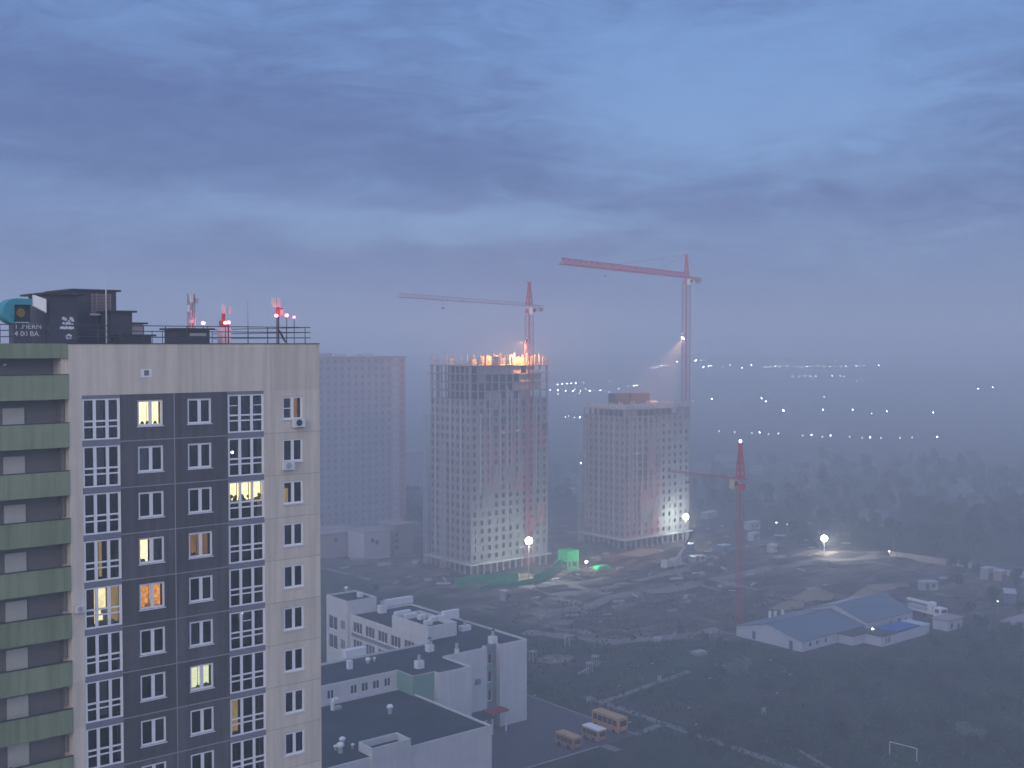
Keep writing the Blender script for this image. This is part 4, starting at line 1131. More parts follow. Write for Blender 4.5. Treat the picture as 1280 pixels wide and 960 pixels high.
c2, J2, u2 = tower_crane('tallest red tower crane beside the lower tower with a white sign', (mx2, 283, 0), z_, fy(858, 318.5, 283)[2], fd(702, 330, 328), 14.5, w=2.0, mr=.085, jw=1.6, jh=1.7)
sg = J2 - u2 * 7
s_ = MB(); a, b = sg + u2 * 2.2, sg - u2 * 1.8
s_.face([(a.x, a.y - .9, z_ + .4), (b.x, b.y - .9, z_ + .4), (b.x, b.y - .9, z_ + 1.7), (a.x, a.y - .9, z_ + 1.7)]); s_.face([(a.x, a.y - .82, z_ + .4), (a.x, a.y - .82, z_ + 1.7), (b.x, b.y - .82, z_ + 1.7), (b.x, b.y - .82, z_ + .4)])
s_.build('sign_board', M['crane_white'], c2)
B3 = gp(924, 783)
D3 = B3[0] * _sh + B3[1] * _ch
z3 = fd(926, 600, D3)[2]
c3, J3, u3 = tower_crane('short red tower crane with a yellowish cab and a lamp on top', B3, z3, fd(930, 556, D3)[2], fd(835, 589, D3 * 1.07), 2.5, mr=.042, jib_m='mast_fog_tint', w=1.2, cab_m='crane_cab', jw=.5, jh=.5, jr=.045, cw=False, zcab=z3 - 2.0, ties=False)
tp = fd(930.5, 554.5, D3); MB().ball((B3[0], B3[1], tp[2] + .6), .35, 10, 8).build('lamp', M['bulb_crane'], c3)
# crane floodlights
def lamp_head(parent, c, aim, m, r=.45, name='floodlight'):
    c, aim = Vector(c), Vector(aim); d = (aim - c).normalized()
    o = MB().tube(c - d * .5, c - d * .05, .2, r + .08, 12).build(name, M['dark_steel'], parent)
    MB().tube(c - d * .049, c, r, r, 12).build('lens', M[m], o)
def spot(name, c, aim, col, e, ang, size=.3, blend=.4):
    l = bpy.data.lights.new(name, 'SPOT'); l.color = col; l.energy = e; l.spot_size = RAD(ang); l.shadow_soft_size = size; l.spot_blend = blend
    o = bpy.data.objects.new(name, l); COL.objects.link(o); o.location = c
    o.rotation_euler = (Vector(aim) - Vector(c)).to_track_quat('-Z', 'Y').to_euler()
    return o
def point(name, c, col, e, r=.3):
    l = bpy.data.lights.new(name, 'POINT'); l.color = col; l.energy = e; l.shadow_soft_size = r
    o = bpy.data.objects.new(name, l); COL.objects.link(o); o.location = c; return o
L1 = fy(657.5, 426, 273.2); lamp_head(c1, L1, (222, 288, t1top), 'bulb_orange', .5)
spot('crane_floodlight', (L1[0] - .9, L1[1] + .9, L1[2] - .2), (233, 285, t1top), (1, .40, .12), 45000, 80)
for (px_, e_) in ((676, 4500), (656, 6500), (636, 5200), (618, 3600), (602, 2000)):
    A1 = fy(px_, 452, 283); point('deck_glow_fill', (A1[0], 282.4, t1top + 1.9), (1, .36, .08), e_, .4)  # added lights without fixtures, spreading the orange glow along the deck
A1 = fy(640, 452, 284)
th = thing('deck_lamp', (A1[0], 284, t1top), 'small orange work lamp on the top deck of the taller tower', 'work lamp')
MB().tube((A1[0], 284, t1top), (A1[0], 284, t1top + 2.5), .06).build('stand', M['dark_steel'], th); MB().box(A1[0] - .3, A1[0] + .3, 283.9, 284.1, t1top + 2.55, t1top + 2.9).build('lens', M['bulb_orange'], th)
L2 = fy(853.5, 422.5, 281.6); aim2 = fy(790, 462, 281.6)
lamp_head(c2, L2, (288, 286, t2top), 'bulb_orange', .6)
spot('crane_floodlight', (L2[0] - .4, L2[1], L2[2] - .25), (291, 283, t2top), (1, .46, .16), 190000, 46, .3)

# ================================================================== floodlight poles of the site
def flood(px, py_l, base, label, aims, e, col=(1, 1, .86), r=1.05):
    D = base[0] * _sh + base[1] * _ch
    c = fd(px, py_l, D); 
    th = thing('floodlight_pole', (base[0], base[1], 0), label, 'floodlight')
    MB().tube((base[0], base[1], 0), (base[0], base[1], c[2] - .6), .16, .1, 8).build('pole', M['galvanised'], th)
    MB().box(base[0] - .9, base[0] + .9, base[1] - .1, base[1] + .1, c[2] - .62, c[2] - .5).build('crossbar', M['galvanised'], th)
    MB().ball((base[0], base[1], c[2]), r, 12, 8).build('lamp_head', M['bulb_flood'], th, smooth=True)
    for aim in aims:
        d_ = (Vector(aim) - Vector((base[0], base[1], c[2]))).normalized() * (r + .5)
        spot('floodlight_beam', (base[0] + d_.x, base[1] + d_.y, c[2] + d_.z), aim, col, e, 150, .5, 1.0)
    point('floodlight_glow', (base[0], base[1] - r - .6, c[2] + .1), col, e * .6, .6)
    return c
b1 = gp(661, 727); flood(661, 676, b1, 'bright white floodlight on a pole at the foot of the taller tower', [(225, 278, 5), (226, 262, 0)], 9000, (.88, 1, .82))
b2 = gp(857, 683); flood(857, 646, b2, 'bright white floodlight at the lit corner of the lower tower', [(304, 280.6, 7)], 8000, (.9, 1, .86))
b3 = gp(1030, 692); flood(1030, 673, b3, 'bright white floodlight standing alone on the dirt track', [(b3[0] - 4, b3[1] - 14, 0), (b3[0] + 12, b3[1] - 6, 0)], 9000)
# ================================================================== things on the building site
def gz(c, extra=0.0):
    """height of the churned earth under a point"""
    x, y = c[0], c[1]
    if not (176 < x < 352 and 150 < y < 335): return hill(x, y) + extra
    e = max(0, min(1, min(x - 176, 352 - x, 335 - y, (y + .47 * x - 284)) / 12))
    h = noise.fractal((x * .05, y * .05, 3.1), 1.0, 2.1, 5) + noise.noise((x * .16, y * .05, 9)) * .5
    return max(0, -.12 + e * (.3 + max(-.25, h) * .9)) + extra
def heap(name, px, py, r, h, label, m, sx=1.6, cat='soil heap'):
    c = gp(px, py); v = MB(); n = 28; rings = 9
    for i in range(rings + 1):
        f = i / rings
        for j_ in range(n):
            a = 2 * math.pi * j_ / n
            w = 1 + .22 * noise.noise((math.cos(a) * 1.7 + px, math.sin(a) * 1.7, f * 2))
            rr_ = r * f * w
            z = h * (1 - f ** 1.25) * (1 + .25 * noise.noise((math.cos(a) * f * 3, math.sin(a) * f * 3, px))) - .5 * f
            v.v.append((c[0] + rr_ * math.cos(a) * sx, c[1] + rr_ * math.sin(a), gz(c) + z))
    for i in range(rings):
        for j_ in range(n):
            q = (j_ + 1) % n; v.f.append((i*n + j_, (i+1)*n + j_, (i+1)*n + q, i*n + q)); v.mi.append(0)
    o = v.build(name, M[m], loc=(c[0], c[1], 0), smooth=True)
    return tag(o, label, cat)
heap('soil_heap', 1086, 752, 6.5, 3.6, 'tall tan soil heap behind the higher roof of the warehouse', 'sand')
heap('soil_heap', 1018, 748, 5, 2.6, 'tan soil heap left of the tall one behind the warehouse', 'sand')
heap('soil_heap', 988, 757, 4.0, 1.3, 'low flat tan soil heap behind the left end of the warehouse roof', 'sand', 2.2)
heap('soil_heap', 800, 692, 5, 1.6, 'long low pinkish soil heap in front of the lower tower', 'dirt_light', 2.6)
heap('soil_heap', 1245, 742, 4, 1.8, 'orange brown soil heap near the right edge of the site', 'soil', 2.4)
heap('soil_heap', 918, 765, 5, 2.2, 'reddish dark soil heap at the foot of the short crane', 'soil', 1.8)
heap('soil_heap', 1100, 735, 4, 1.0, 'long pale spoil bank behind the tall tan heap', 'sand', 3.0)
heap('soil_heap', 770, 700, 3.5, 1.0, 'small brown spoil heap beside the glowing green tarpaulin', 'soil', 2)
heap('soil_heap', 550, 716, 4, 1.5, 'brown spoil heap at the left corner of the taller tower', 'soil', 2.2)
heap('soil_heap', 700, 780, 3.5, .8, 'low pale spoil bank at the lower edge of the site', 'dirt_light', 3)

# warehouse with two gabled halls
wh = thing('warehouse', (236, 168, 0), 'long white warehouse with two blue grey gabled roofs at the edge of the field', 'warehouse')
def hall_(x0, x1, y0, y1, ze, zr_, holes_s, holes_g, zl=None):
    yr = (y0 + y1) / 2; zl = ze if zl is None else zl
    w = MB(); w.holed(x0, x1, 0, ze, y0, holes_s, .2)
    w.holed(y0, y1, 0, ze, x0, holes_g, .2, axis='x'); w.face([(x0, y0, ze), (x0, yr, zr_), (x0, y1, ze)])
    w.face([(x1, y0, 0), (x1, y1, 0), (x1, y1, ze), (x1, yr, zr_), (x1, y0, ze)]); w.face([(x1, y1, 0), (x0, y1, 0), (x0, y1, ze), (x1, y1, ze)])
    w.build('wall', M['barn_white'], wh)
    r = MB(); o = .35; sl = (zr_ - ze) / (yr - y0)
    for (ya, s) in ((y0 - o, 1), (y1 + o, -1)):
        za = ze - o * sl + .06
        r.face([(x0 - o, ya, za), (x1 + o, ya, za), (x1 + o, yr, zr_ + .06), (x0 - o, yr, zr_ + .06)])
        r.face([(x0 - o, ya, za - .12), (x1 + o, ya, za - .12), (x1 + o, ya, za), (x0 - o, ya, za)])
        r.face([(x0 - o, ya, za), (x0 - o, yr, zr_ + .06), (x0 - o, yr, zr_ - .06), (x0 - o, ya, za - .12)])
    r.build('roof', M['barn_roof'], wh)
    for h in holes_s: MB().face([(h[0], y0 + .2, h[2]), (h[1], y0 + .2, h[2]), (h[1], y0 + .2, h[3]), (h[0], y0 + .2, h[3])]).build('window', M['window_dark'], wh)
    for h in holes_g: MB().face([(x0 + .2, h[0], h[2]), (x0 + .2, h[1], h[2]), (x0 + .2, h[1], h[3]), (x0 + .2, h[0], h[3])]).build('door', M['window_mid'], wh)
hall_(216.3, 240.3, 160.9, 180.0, 2.5, 4.75, [(219.0, 219.9, .8, 1.7), (221.6, 222.5, .8, 1.7), (224.9, 225.8, .8, 1.8)], [(163.5, 164.6, 0, 2.0), (174.2, 175.3, .2, 2.1)])
hall_(240.7, 260.5, 160.4, 178.5, 3.2, 6.1, [(250.5, 251.5, .9, 2.0), (254.2, 255.4, .6, 2.1), (257.4, 258.3, .9, 1.9)], [])
MB().box(216.0, 240.5, 170.3, 170.7, 4.82, 4.92).build('ridge_cap', M['barn_roof'], wh)
an = MB(); an.box(229.9, 238.5, 156.8, 160.85, 0, 2.2); ao = an.build('annex', M['barn_white'], wh)
MB().box(229.6, 238.8, 156.5, 160.84, 2.201, 2.32).build('roof', M['roof_metal'], ao)
for (x, h) in ((226.5, .9), (228.6, .5), (231.5, .4)):
    MB().box(x, x + .5, 178, 178.5, 3.2, 3.9 + h).build('roof_vent', M['white_metal'], wh)
c = gp(1091, 786.5, 2.4); MB().ball((c[0], c[1], c[2]), .28, 10, 8).build('yard_lamp', M['bulb_crane'], wh)

# shed with a blue roof
s_ = thing('shed', (244, 155, 0), 'low white shed with a bright blue roof sheet in front of the warehouse', 'shed')
hsd = [(235.6, 236.4, .6, 1.9), (236.8, 237.6, .6, 1.9)]
w = MB(); w.holed(234.3, 254.2, 0, 2.3, 151.9, hsd, .2); w.holed(151.9, 157.5, 0, 2.3, 234.3, [], .2, axis='x'); w.face([(254.2, 151.9, 0), (254.2, 157.5, 0), (254.2, 157.5, 2.3), (254.2, 151.9, 2.3)]); w.face([(254.2, 157.5, 0), (234.3, 157.5, 0), (234.3, 157.5, 2.3), (254.2, 157.5, 2.3)])
w.build('wall', M['barn_white'], s_)
for h in hsd: MB().face([(h[0], 152.1, h[2]), (h[1], 152.1, h[2]), (h[1], 152.1, h[3]), (h[0], 152.1, h[3])]).build('window', M['window_dark'], s_)
MB().box(234.1, 240.2, 151.7, 157.7, 2.301, 2.42).build('roof', M['roof_metal'], s_)
MB().box(240.3, 250.6, 152.3, 158.0, 2.301, 2.55).build('roof', M['shed_blue'], s_)
MB().box(250.7, 254.4, 151.7, 157.7, 2.301, 2.42).build('roof', M['barn_white'], s_)
low_house('small white hut right of the blue roofed shed', 1184.5, 1203, 787, 777.5, gp(1193, 787)[1], 4, 'barn_white', [(1190, 782.5), (1198.5, 783)], name='hut')
low_house('pale flat hut at the right edge of the field', 1271, 1300, 787, 781, gp(1275, 787)[1], 4, 'barn_white', [], name='hut')

# long white lorry
def lorry():
    p, q = Vector(gp(1137, 765)), Vector(gp(1180, 776)); d = (q - p); L_ = d.length; rz_ = math.atan2(d.y, d.x)
    t = thing('lorry', (p.x, p.y, .1), 'long white lorry with a raised boom along its bed, parked beside the warehouse', 'lorry', rz=rz_)
    B = lambda mb, n, m, pa=t: mb.build(n, M[m], pa, local=True)
    B(MB().box(0, L_ - 2.6, -1.15, 1.15, 1.0, 1.5), 'chassis', 'white_metal')
    B(MB().box(L_ - 2.4, L_, -1.2, 1.2, .7, 3.0), 'cab', 'white_metal')
    B(MB().box(L_ + .003, L_ + .03, -1.0, 1.0, 1.8, 2.7), 'windscreen', 'window_dark')
    B(MB().box(L_ - 1.8, L_ - .6, -1.23, -1.203, 1.8, 2.7), 'side_window', 'window_dark')
    B(MB().box(-.6, L_ - 2.7, -.35, .35, 3.1, 3.7), 'boom', 'white_metal')
    B(MB().box(L_ - 4.6, L_ - 3.2, -.9, .9, 1.51, 3.95), 'boom_turret', 'white_metal')
    B(MB().box(.1, L_ - 5, -1.0, 1.0, 1.51, 2.3), 'load_bed', 'galvanised')
    for x in (.9, 2.2, L_ - 5.2, L_ - 1.2):
        for s in (-1, 1): B(MB().tube((x, s * 1.0, .5), (x, s * 1.2, .5), .5, None, 14), 'wheel', 'tyre')
lorry()

# mobile crane with its boom up
c = gp(842, 710); z_ = gz(c)
mc = thing('mobile_crane', (c[0], c[1], z_), 'mobile crane with a long raised boom working in front of the lower tower', 'mobile crane')
MB().box(c[0] - 4.5, c[0] + 4, c[1] - 1.3, c[1] + 1.3, z_ + .7, z_ + 1.5).build('carrier', M['concrete_light'], mc)
MB().box(c[0] - 4.4, c[0] - 2.4, c[1] - 1.25, c[1] + 1.25, z_ + 1.503, z_ + 2.9).build('cab', M['concrete_light'], mc)
MB().box(c[0] - .5, c[0] + 2.6, c[1] - 1.3, c[1] + 1.3, z_ + 1.503, z_ + 3.0).build('superstructure', M['concrete_light'], mc)
for x in (-3.6, -2.0, 1.2, 2.8):
    for s in (-1.3, 1.3): MB().tube((c[0] + x, c[1] + s - .15, z_ + .55), (c[0] + x, c[1] + s + .15, z_ + .55), .55, None, 12).build('wheel', M['tyre'], mc)
Dm = c[0] * _sh + c[1] * _ch
bt = Vector(fd(845, 701, Dm)); be = Vector(fd(867, 664, Dm)); bm = bt.lerp(be, .52)
MB().tube(bt, bm, .5, .42, 6).build('boom', M['scaffold_pale'], mc); MB().tube(bm, be, .28, .2, 6).build('boom_extension', M['dark_steel'], mc)
MB().tube(Vector(fd(849, 703, Dm)), bt.lerp(be, .35), .2, .2, 6).build('lift_cylinder', M['scaffold_pale'], mc)
for x in (-4.2, 3.6): MB().box(c[0] + x - .2, c[0] + x + .2, c[1] - 3, c[1] + 3, z_ + .3, z_ + .6).build('outrigger', M['dark_steel'], mc)

# green nets and tarpaulins
def net(p, q, h, label, m='net_green', lean=0.0, name='net_fence'):
    a, b = Vector(gp(*p)), Vector(gp(*q)); L_ = (b - a).length; n = max(3, int(L_ / 1.2)); t = thing(name, (a.x, a.y, 0), label, 'net fence')
    v = MB()
    for k in range(4):
        for i in range(n + 1):
            pt = a.lerp(b, i / n); w = .22 * noise.noise((i * .5, k * .7, p[0]))
            v.v.append((pt.x + w, pt.y + w, gz(pt) + h * k / 3 * (1 + .12 * noise.noise((i * .35, 5, p[1])))))
    for k in range(3):
        for i in range(n): v.f.append((k*(n+1)+i, k*(n+1)+i+1, (k+1)*(n+1)+i+1, (k+1)*(n+1)+i)); v.mi.append(0)
    v.build('netting', M[m], t)
    for i in range(0, n + 1, 3):
        pt = a.lerp(b, i / n); MB().tube((pt.x + .1, pt.y + .25, gz(pt)), (pt.x + .1, pt.y + .25, gz(pt) + h * 1.1), .06, None, 6).build('post', M['galvanised'], t)
net((570, 735), (648, 728), 2.8, 'long dark green net fence along the left foot of the taller tower')
net((600, 741), (672, 730), 1.6, 'low green net fence in front of the longer one below the floodlight')
net((668, 733), (702, 714), 3.0, 'green net fence right of the floodlight, slanting away to the green hut')
net((696, 712), (724, 707), 2.0, 'short green net fence under the green covered frame')
a = gp(711, 709)
t = thing('covered_frame', (a[0], a[1], 0), 'green netted box frame raised on legs beside the taller tower', 'covered frame')
MB().box(a[0] - 2.6, a[0] + 2.2, a[1] - 2.2, a[1] + 2.2, gz(a) + 1.7, gz(a) + 5.2).build('cover', M['tarp_green'], t)
for dx in (-2.3, -.6, 1.9):
    for dy in (-2, 2): MB().box(a[0] + dx - .15, a[0] + dx + .15, a[1] + dy - .15, a[1] + dy + .15, gz(a) - .2, gz(a) + 1.69).build('leg', M['scaffold_pale'], t)
def tarp(px, py, rx, ry, h, label, m='tarp_green'):
    c = gp(px, py); v = MB(); n = 12
    for i in range(n + 1):
        for k in range(n + 1):
            u, w_ = i / n * 2 - 1, k / n * 2 - 1
            z = h * (1 - max(abs(u), abs(w_)) ** 3) * (1 + .3 * noise.noise((u * 2.2, w_ * 2.2, px)))
            v.v.append((c[0] + u * rx, c[1] + w_ * ry, gz(c) - .1 + z))
    for i in range(n):
        for k in range(n): v.f.append((i*(n+1)+k, (i+1)*(n+1)+k, (i+1)*(n+1)+k+1, i*(n+1)+k+1)); v.mi.append(0)
    return tag(v.build('tarpaulin', M[m], loc=(c[0], c[1], 0), smooth=True), label, 'tarpaulin')
tarp(752, 711, 3.2, 1.6, 1.3, 'vivid green lit tarpaulin over a pile at the site track')
tarp(716, 714, 2.2, 1.2, .9, 'smaller darker green tarpaulin under the green covered frame')
tarp(655, 722, 3.5, 1.2, 1.0, 'grey sheet heap in front of the taller tower beside the floodlight pole', 'soil')
wl = gp(733, 712)
th = thing('work_lamp', (wl[0], wl[1], gz(wl)), 'low glaring work lamp on a stand between two green tarpaulins', 'work lamp')
MB().tube((wl[0], wl[1], gz(wl)), (wl[0], wl[1], gz(wl) + 1.9), .07).build('stand', M['galvanised'], th)
MB().box(wl[0] - .4, wl[0] + .4, wl[1] - .1, wl[1] + .1, gz(wl) + 1.92, gz(wl) + 2.4).build('lens', M['bulb_flood'], th)
MB().box(wl[0] + .6, wl[0] + 3.2, wl[1] - 1, wl[1] - .6, gz(wl) - .1, gz(wl) + .5).build('base', M['pale_debris'], th)
point('work_light', (wl[0] + 1.0, wl[1] - 1.2, gz(wl) + 3.6), (.95, 1, .8), 1500, .3)

# cabins, pallets, slabs and other bits scattered over the site
def site_cabin(px, py, w, d, h, rz_, label, m='cabin_white', door=True):
    c = gp(px, py); t = thing('site_cabin', (c[0], c[1], gz(c)), label, 'site cabin', rz=RAD(rz_))
    B = lambda mb, n, mm: mb.build(n, M[mm], t, local=True)
    B(MB().box(-w/2, w/2, -d/2, d/2, 0, h), 'body', m); B(MB().box(-w/2 - .1, w/2 + .1, -d/2 - .1, d/2 + .1, h + .002, h + .12), 'roof', 'galvanised')
    if door: B(MB().box(-w/4, -w/4 + .9, -d/2 - .03, -d/2 - .003, .1, 2.0), 'door', 'window_mid'); B(MB().box(w/8, w/8 + .9, -d/2 - .03, -d/2 - .003, .9, 1.8), 'window', 'window_dark')
site_cabin(631, 752, 1.8, 2.2, 2.6, 0, 'little white cabin alone in the mud below the taller tower')
site_cabin(942, 675, 5, 2.4, 2.6, 10, 'pale site cabin just right of the short crane mast')
site_cabin(872, 703, 5, 3, 1.6, -20, 'low pale cabin right of the mobile crane')
site_cabin(965, 690, 3, 2.2, 2.6, 5, 'small pale cabin half way between the short crane and the lone floodlight')
site_cabin(940, 662, 6, 3, 2.8, 0, 'pale roofed cabin behind the short crane mast')
site_cabin(886, 647, 9, 3, 2.4, 15, 'long white cabin right of the floodlit lower tower')
site_cabin(1160, 737, 5, 2.4, 2.4, -30, 'tan site cabin behind the long white lorry')
site_cabin(1233, 727, 3, 2.4, 3.4, 0, 'white site cabin near the right end of the far wall')
site_cabin(1250, 730, 3, 2.4, 3.0, 0, 'grey site cabin nearest the right picture edge along the far wall', 'concrete')
site_cabin(1262, 752, 7, 3, 2.8, 30, 'blue grey site cabin at the right edge of the site', 'cabin_blue')
site_cabin(862, 690, 3, 2.4, 2.6, 30, 'dark blue cabin beside the mobile crane boom', 'cabin_blue')
site_cabin(905, 690, 4, 3, 2.4, 0, 'dark blue cabin left of the short crane mast', 'cabin_blue')
def slab_stack(px, py, w, d, n, label, m='pale_debris', rz_=0):
    c = gp(px, py); t = thing('slab_stack', (c[0], c[1], gz(c)), label, 'building material', rz=RAD(rz_))
    for i in range(n): MB().box(-w/2 + .1*math.sin(i*2), w/2 + .1*math.sin(i*2), -d/2, d/2, i * .28, i * .28 + .22).build('slab', M[m], t, local=True)
for a_ in ((671, 748.5, 2.0, 1.2, 2, 'thin white slab stack right of the little white cabin'), (750, 779, .8, .8, 2, 'tiny white block on the path below the site track'), (773, 755, 3, 1.5, 2, 'pale plank stack beside the pale diagonal track'),
           (822, 800, 3.2, 1.8, 2, 'pale slab stack on the grass below the site', ), (874, 818, 3.0, 2.2, 3, 'white bright slab stack on the dark grass left of the warehouse'), (1017, 740, 4, 2, 3, 'white slab stack behind the tan soil heap'),
           (975, 697, 4, 2.4, 2, 'pale heap of boards along the dirt track'), (900, 735, 3, 1.4, 2, 'pale plank stack by the foot of the short crane'), (857, 747, 4, 1.2, 2, 'pale plank stack in the middle of the mud'),
           (746, 702, 2.2, 1.6, 4, 'whitish block stack behind the vivid green tarpaulin'), (757, 698, 2, 1.6, 5, 'taller whitish block stack behind the vivid green tarpaulin'), (480, 708, 4, 2, 3, 'pale slab stack in front of the pinkish low building'),
           (448, 701, 5, 2.4, 3, 'white slab stack at the left low building'), (520, 706, 3, 2, 3, 'pale slab stack near the grey box building'), (535, 727, 2, 1.4, 3, 'small pale slab stack at the end of the pale path'), (1178, 724, 3, 1.6, 2, 'dusty slab stack behind the lorry'),
           (695, 727, 2.4, 1.4, 2, 'small whitish slab stack in front of the right green net'), (775, 712, 2.4, 1.0, 3, 'pale stack right of the vivid green tarpaulin'), (840, 765, 2.5, 1, 2, 'grey plank stack on the churned mud'), (938, 720, 2.5, 1, 2, 'grey plank stack behind the short crane')):
    slab_stack(*a_, rz_=random.Random(a_[0]).uniform(-40, 40))
# lumber pile, far wall
lb = thing('timber_pile', gp(1110, 733), 'long tan timber pile behind the tall soil heap', 'timber pile', rz=RAD(-35))
for i in range(5): MB().box(-6, 6, -.8 + .35 * i, -.5 + .35 * i, 0, .5 + .12 * (i % 2)).build('beam', M['sand'], lb, local=True)
p, q = Vector(gp(1112, 697)), Vector(gp(1187, 708)); L_ = (q - p).length
fw = thing('boundary_wall', p, 'long pale concrete wall along the dark wood on the far side of the site', 'wall', rz=math.atan2(q.y - p.y, q.x - p.x))
for i in range(int(L_ / 2.5)): MB().box(i * 2.5, i * 2.5 + 2.42, -.08, .08, 0, 2.2 + .05 * (i % 3)).build('panel', M['concrete'], fw, local=True)
p, q = Vector(gp(1188, 708)), Vector(gp(1300, 727)); L_ = (q - p).length
fw = thing('boundary_wall', p, 'broken brownish concrete wall continuing to the right edge of the site', 'wall', rz=math.atan2(q.y - p.y, q.x - p.x))
for i in range(int(L_ / 2.5)):
    if i % 7 != 3: MB().box(i * 2.5, i * 2.5 + 2.42, -.08, .08, 0, 1.7 + .5 * ((i * 7) % 4) / 3).build('panel', M['block_band'], fw, local=True)

# ================================================================== parked buses and van, goal, playground, lamps
def bus(x, y, L_, W_, H_, label, body, roof, cat, low=False):
    t = thing('school_bus' if cat == 'bus' else 'minivan', (x, y, .03), label, cat, rz=RAD(90))
    B = lambda mb, n, m: mb.build(n, M[m], t, local=True)
    b = MB(); b.prism([(-L_/2, -W_/2), (L_/2 - .25, -W_/2), (L_/2, -W_/2 + .3), (L_/2, W_/2 - .3), (L_/2 - .25, W_/2), (-L_/2, W_/2)], .35, H_ - .25)
    B(b, 'body', body)
    r = MB(); r.prism([(-L_/2 + .05, -W_/2 + .05), (L_/2 - .3, -W_/2 + .05), (L_/2 - .3, W_/2 - .05), (-L_/2 + .05, W_/2 - .05)], H_ - .249, H_); B(r, 'roof', roof)
    for s in (-1, 1):
        n = 5 if L_ > 6 else 4
        for i in range(n):
            u = -L_/2 + .5 + (L_ - 1.0) * i / n
            B(MB().box(u, u + (L_ - 1.0) / n - .18, s * W_/2, s * (W_/2 + .02), H_ * .5, H_ - .45), 'window', 'window_dark')
        for u in (-L_/2 + 1.3, L_/2 - 1.3): B(MB().tube((u, s * (W_/2 - .2), .42), (u, s * (W_/2 + .03), .42), .42, None, 14), 'wheel', 'tyre')
        B(MB().box(-L_/2 - .03, -L_/2 - .003, s * W_/2 * .75 - .14, s * W_/2 * .75 + .14, .7, 1.0), 'tail_lamp', 'lens_red')
        B(MB().box(L_/2 + .003, L_/2 + .03, s * W_/2 * .7 - .14, s * W_/2 * .7 + .14, .7, .95), 'headlight', 'lens_clear')
    B(MB().box(-L_/2 - .03, -L_/2 - .003, -W_/2 + .35, W_/2 - .35, H_ * .5, H_ - .5), 'rear_window', 'window_dark')
    B(MB().box(L_/2 + .003, L_/2 + .03, -W_/2 + .4, W_/2 - .4, H_ * .48, H_ - .4), 'windscreen', 'window_dark')
    B(MB().box(-L_/2 - .12, -L_/2 - .001, -W_/2 + .1, W_/2 - .1, .35, .6), 'bumper', 'dark_steel')
bus(145.6, 150.6, 7.3, 2.3, 2.9, 'long orange school bus parked at the right end of the row', 'orange_bus', 'bus_roof', 'bus')
bus(139.5, 148.2, 4.6, 2.0, 2.4, 'orange minivan with a white roof parked between the two others', 'van_orange', 'white_metal', 'van')
bus(133.6, 148.4, 5.0, 2.0, 2.3, 'dull brown orange minivan parked at the corner of the lot nearest the school', 'van_orange', 'bus_roof', 'van')
a, b = Vector(gp(1112, 943)), Vector(gp(1146, 952))
gl = thing('football_goal', a, 'white football goal without a net on the dark field', 'football goal')
for n_, (p, q) in (('post', (a, a + Vector((0, 0, 2.2)))), ('post', (b, b + Vector((0, 0, 2.2)))), ('crossbar', (a + Vector((0, 0, 2.2)), b + Vector((0, 0, 2.2))))):
    MB().tube(p, q, .075, None, 8).build(n_, M['goal_white'], gl)
for p in (a, b): MB().tube(p + Vector((0, 0, 2.1)), p + Vector((.9, .6, 0)), .035, None, 6).build('stay', M['goal_white'], gl)
def park_lamp(px, py, label, h=5.5):
    c = gp(px, py); t = thing('lamp_post', c, label, 'lamp post', 'unlit lamp posts in the park')
    MB().tube(c, (c[0], c[1], h), .03, .022, 6).build('pole', M['dark_steel'], t)
    MB().tube((c[0], c[1], h), (c[0] + .7, c[1], h + .12), .025).build('arm', M['dark_steel'], t); MB().box(c[0] + .5, c[0] + 1.05, c[1] - .1, c[1] + .1, h + .09, h + .19).build('lamp_head', M['galvanised'], t)
for i, (px, py) in enumerate(((664, 908), (783, 945), (812, 865), (857, 925), (866, 948), (902, 868), (960, 860), (984, 880), (884, 885), (770, 895), (690, 862), (968, 905), (704, 960))):
    park_lamp(px, py, ('slim unlit lamp post right of the school corner', 'slim unlit lamp post in front of the vans', 'slim unlit lamp post on the upper park path', 'slim unlit lamp post where two paths cross', 'slim unlit lamp post at the lowest edge of the park', 'slim unlit lamp post by the pale shrub', 'slim unlit lamp post above the field, first of two', 'slim unlit lamp post above the field, second of two', 'slim unlit lamp post beyond the paved crossing', 'slim unlit lamp post behind the long orange bus', 'slim unlit lamp post beside the playground sand', 'slim unlit lamp post in the open field left of the goal', 'slim unlit lamp post at the lot edge below the minivan')[i])
# playground
def slide(px, py, label, rz_):
    c = gp(px, py); t = thing('play_frame', c, label, 'play frame', rz=RAD(rz_)); B = lambda mb, n, m: mb.build(n, M[m], t, local=True)
    for x in (-.5, .5):
        for y in (-.5, .5): B(MB().box(x - .06, x + .06, y - .06, y + .06, 0, 2.2), 'post', 'galvanised')
    B(MB().box(-.6, .6, -.6, .6, 1.1, 1.2), 'deck', 'paving'); B(MB().prism([(-.75, -.75), (.75, -.75), (.75, .75), (-.75, .75)], 2.2, 2.35), 'roof', 'pale_debris')
    s = MB(); s.face([(.6, -.3, 1.15), (2.6, -.3, .15), (2.6, .3, .15), (.6, .3, 1.15)]); s.box(.6, 2.5, -.34, -.3, .2, .5); B(s, 'slide', 'pale_debris')
slide(744, 833, 'pale play frame with a slide on the dark lawn right of the sand patch', 20)
slide(737, 842, 'second pale play frame just below the first on the dark lawn', 160)
slide(709, 807, 'small pale play frame above the sand patch on the lawn', 60)
slide(666, 827, 'small pale play frame beside the school corner', 100)
v = MB()
c = gp(694, 824); n = 22
v.face([(c[0] + (4.6 + .7 * math.sin(i * 1.9)) * math.cos(2*math.pi*i/n), c[1] + (3.2 + .5 * math.sin(i * 2.7)) * math.sin(2*math.pi*i/n), .05) for i in range(n)])
struct('sand_patch', v, M['dirt_track'])
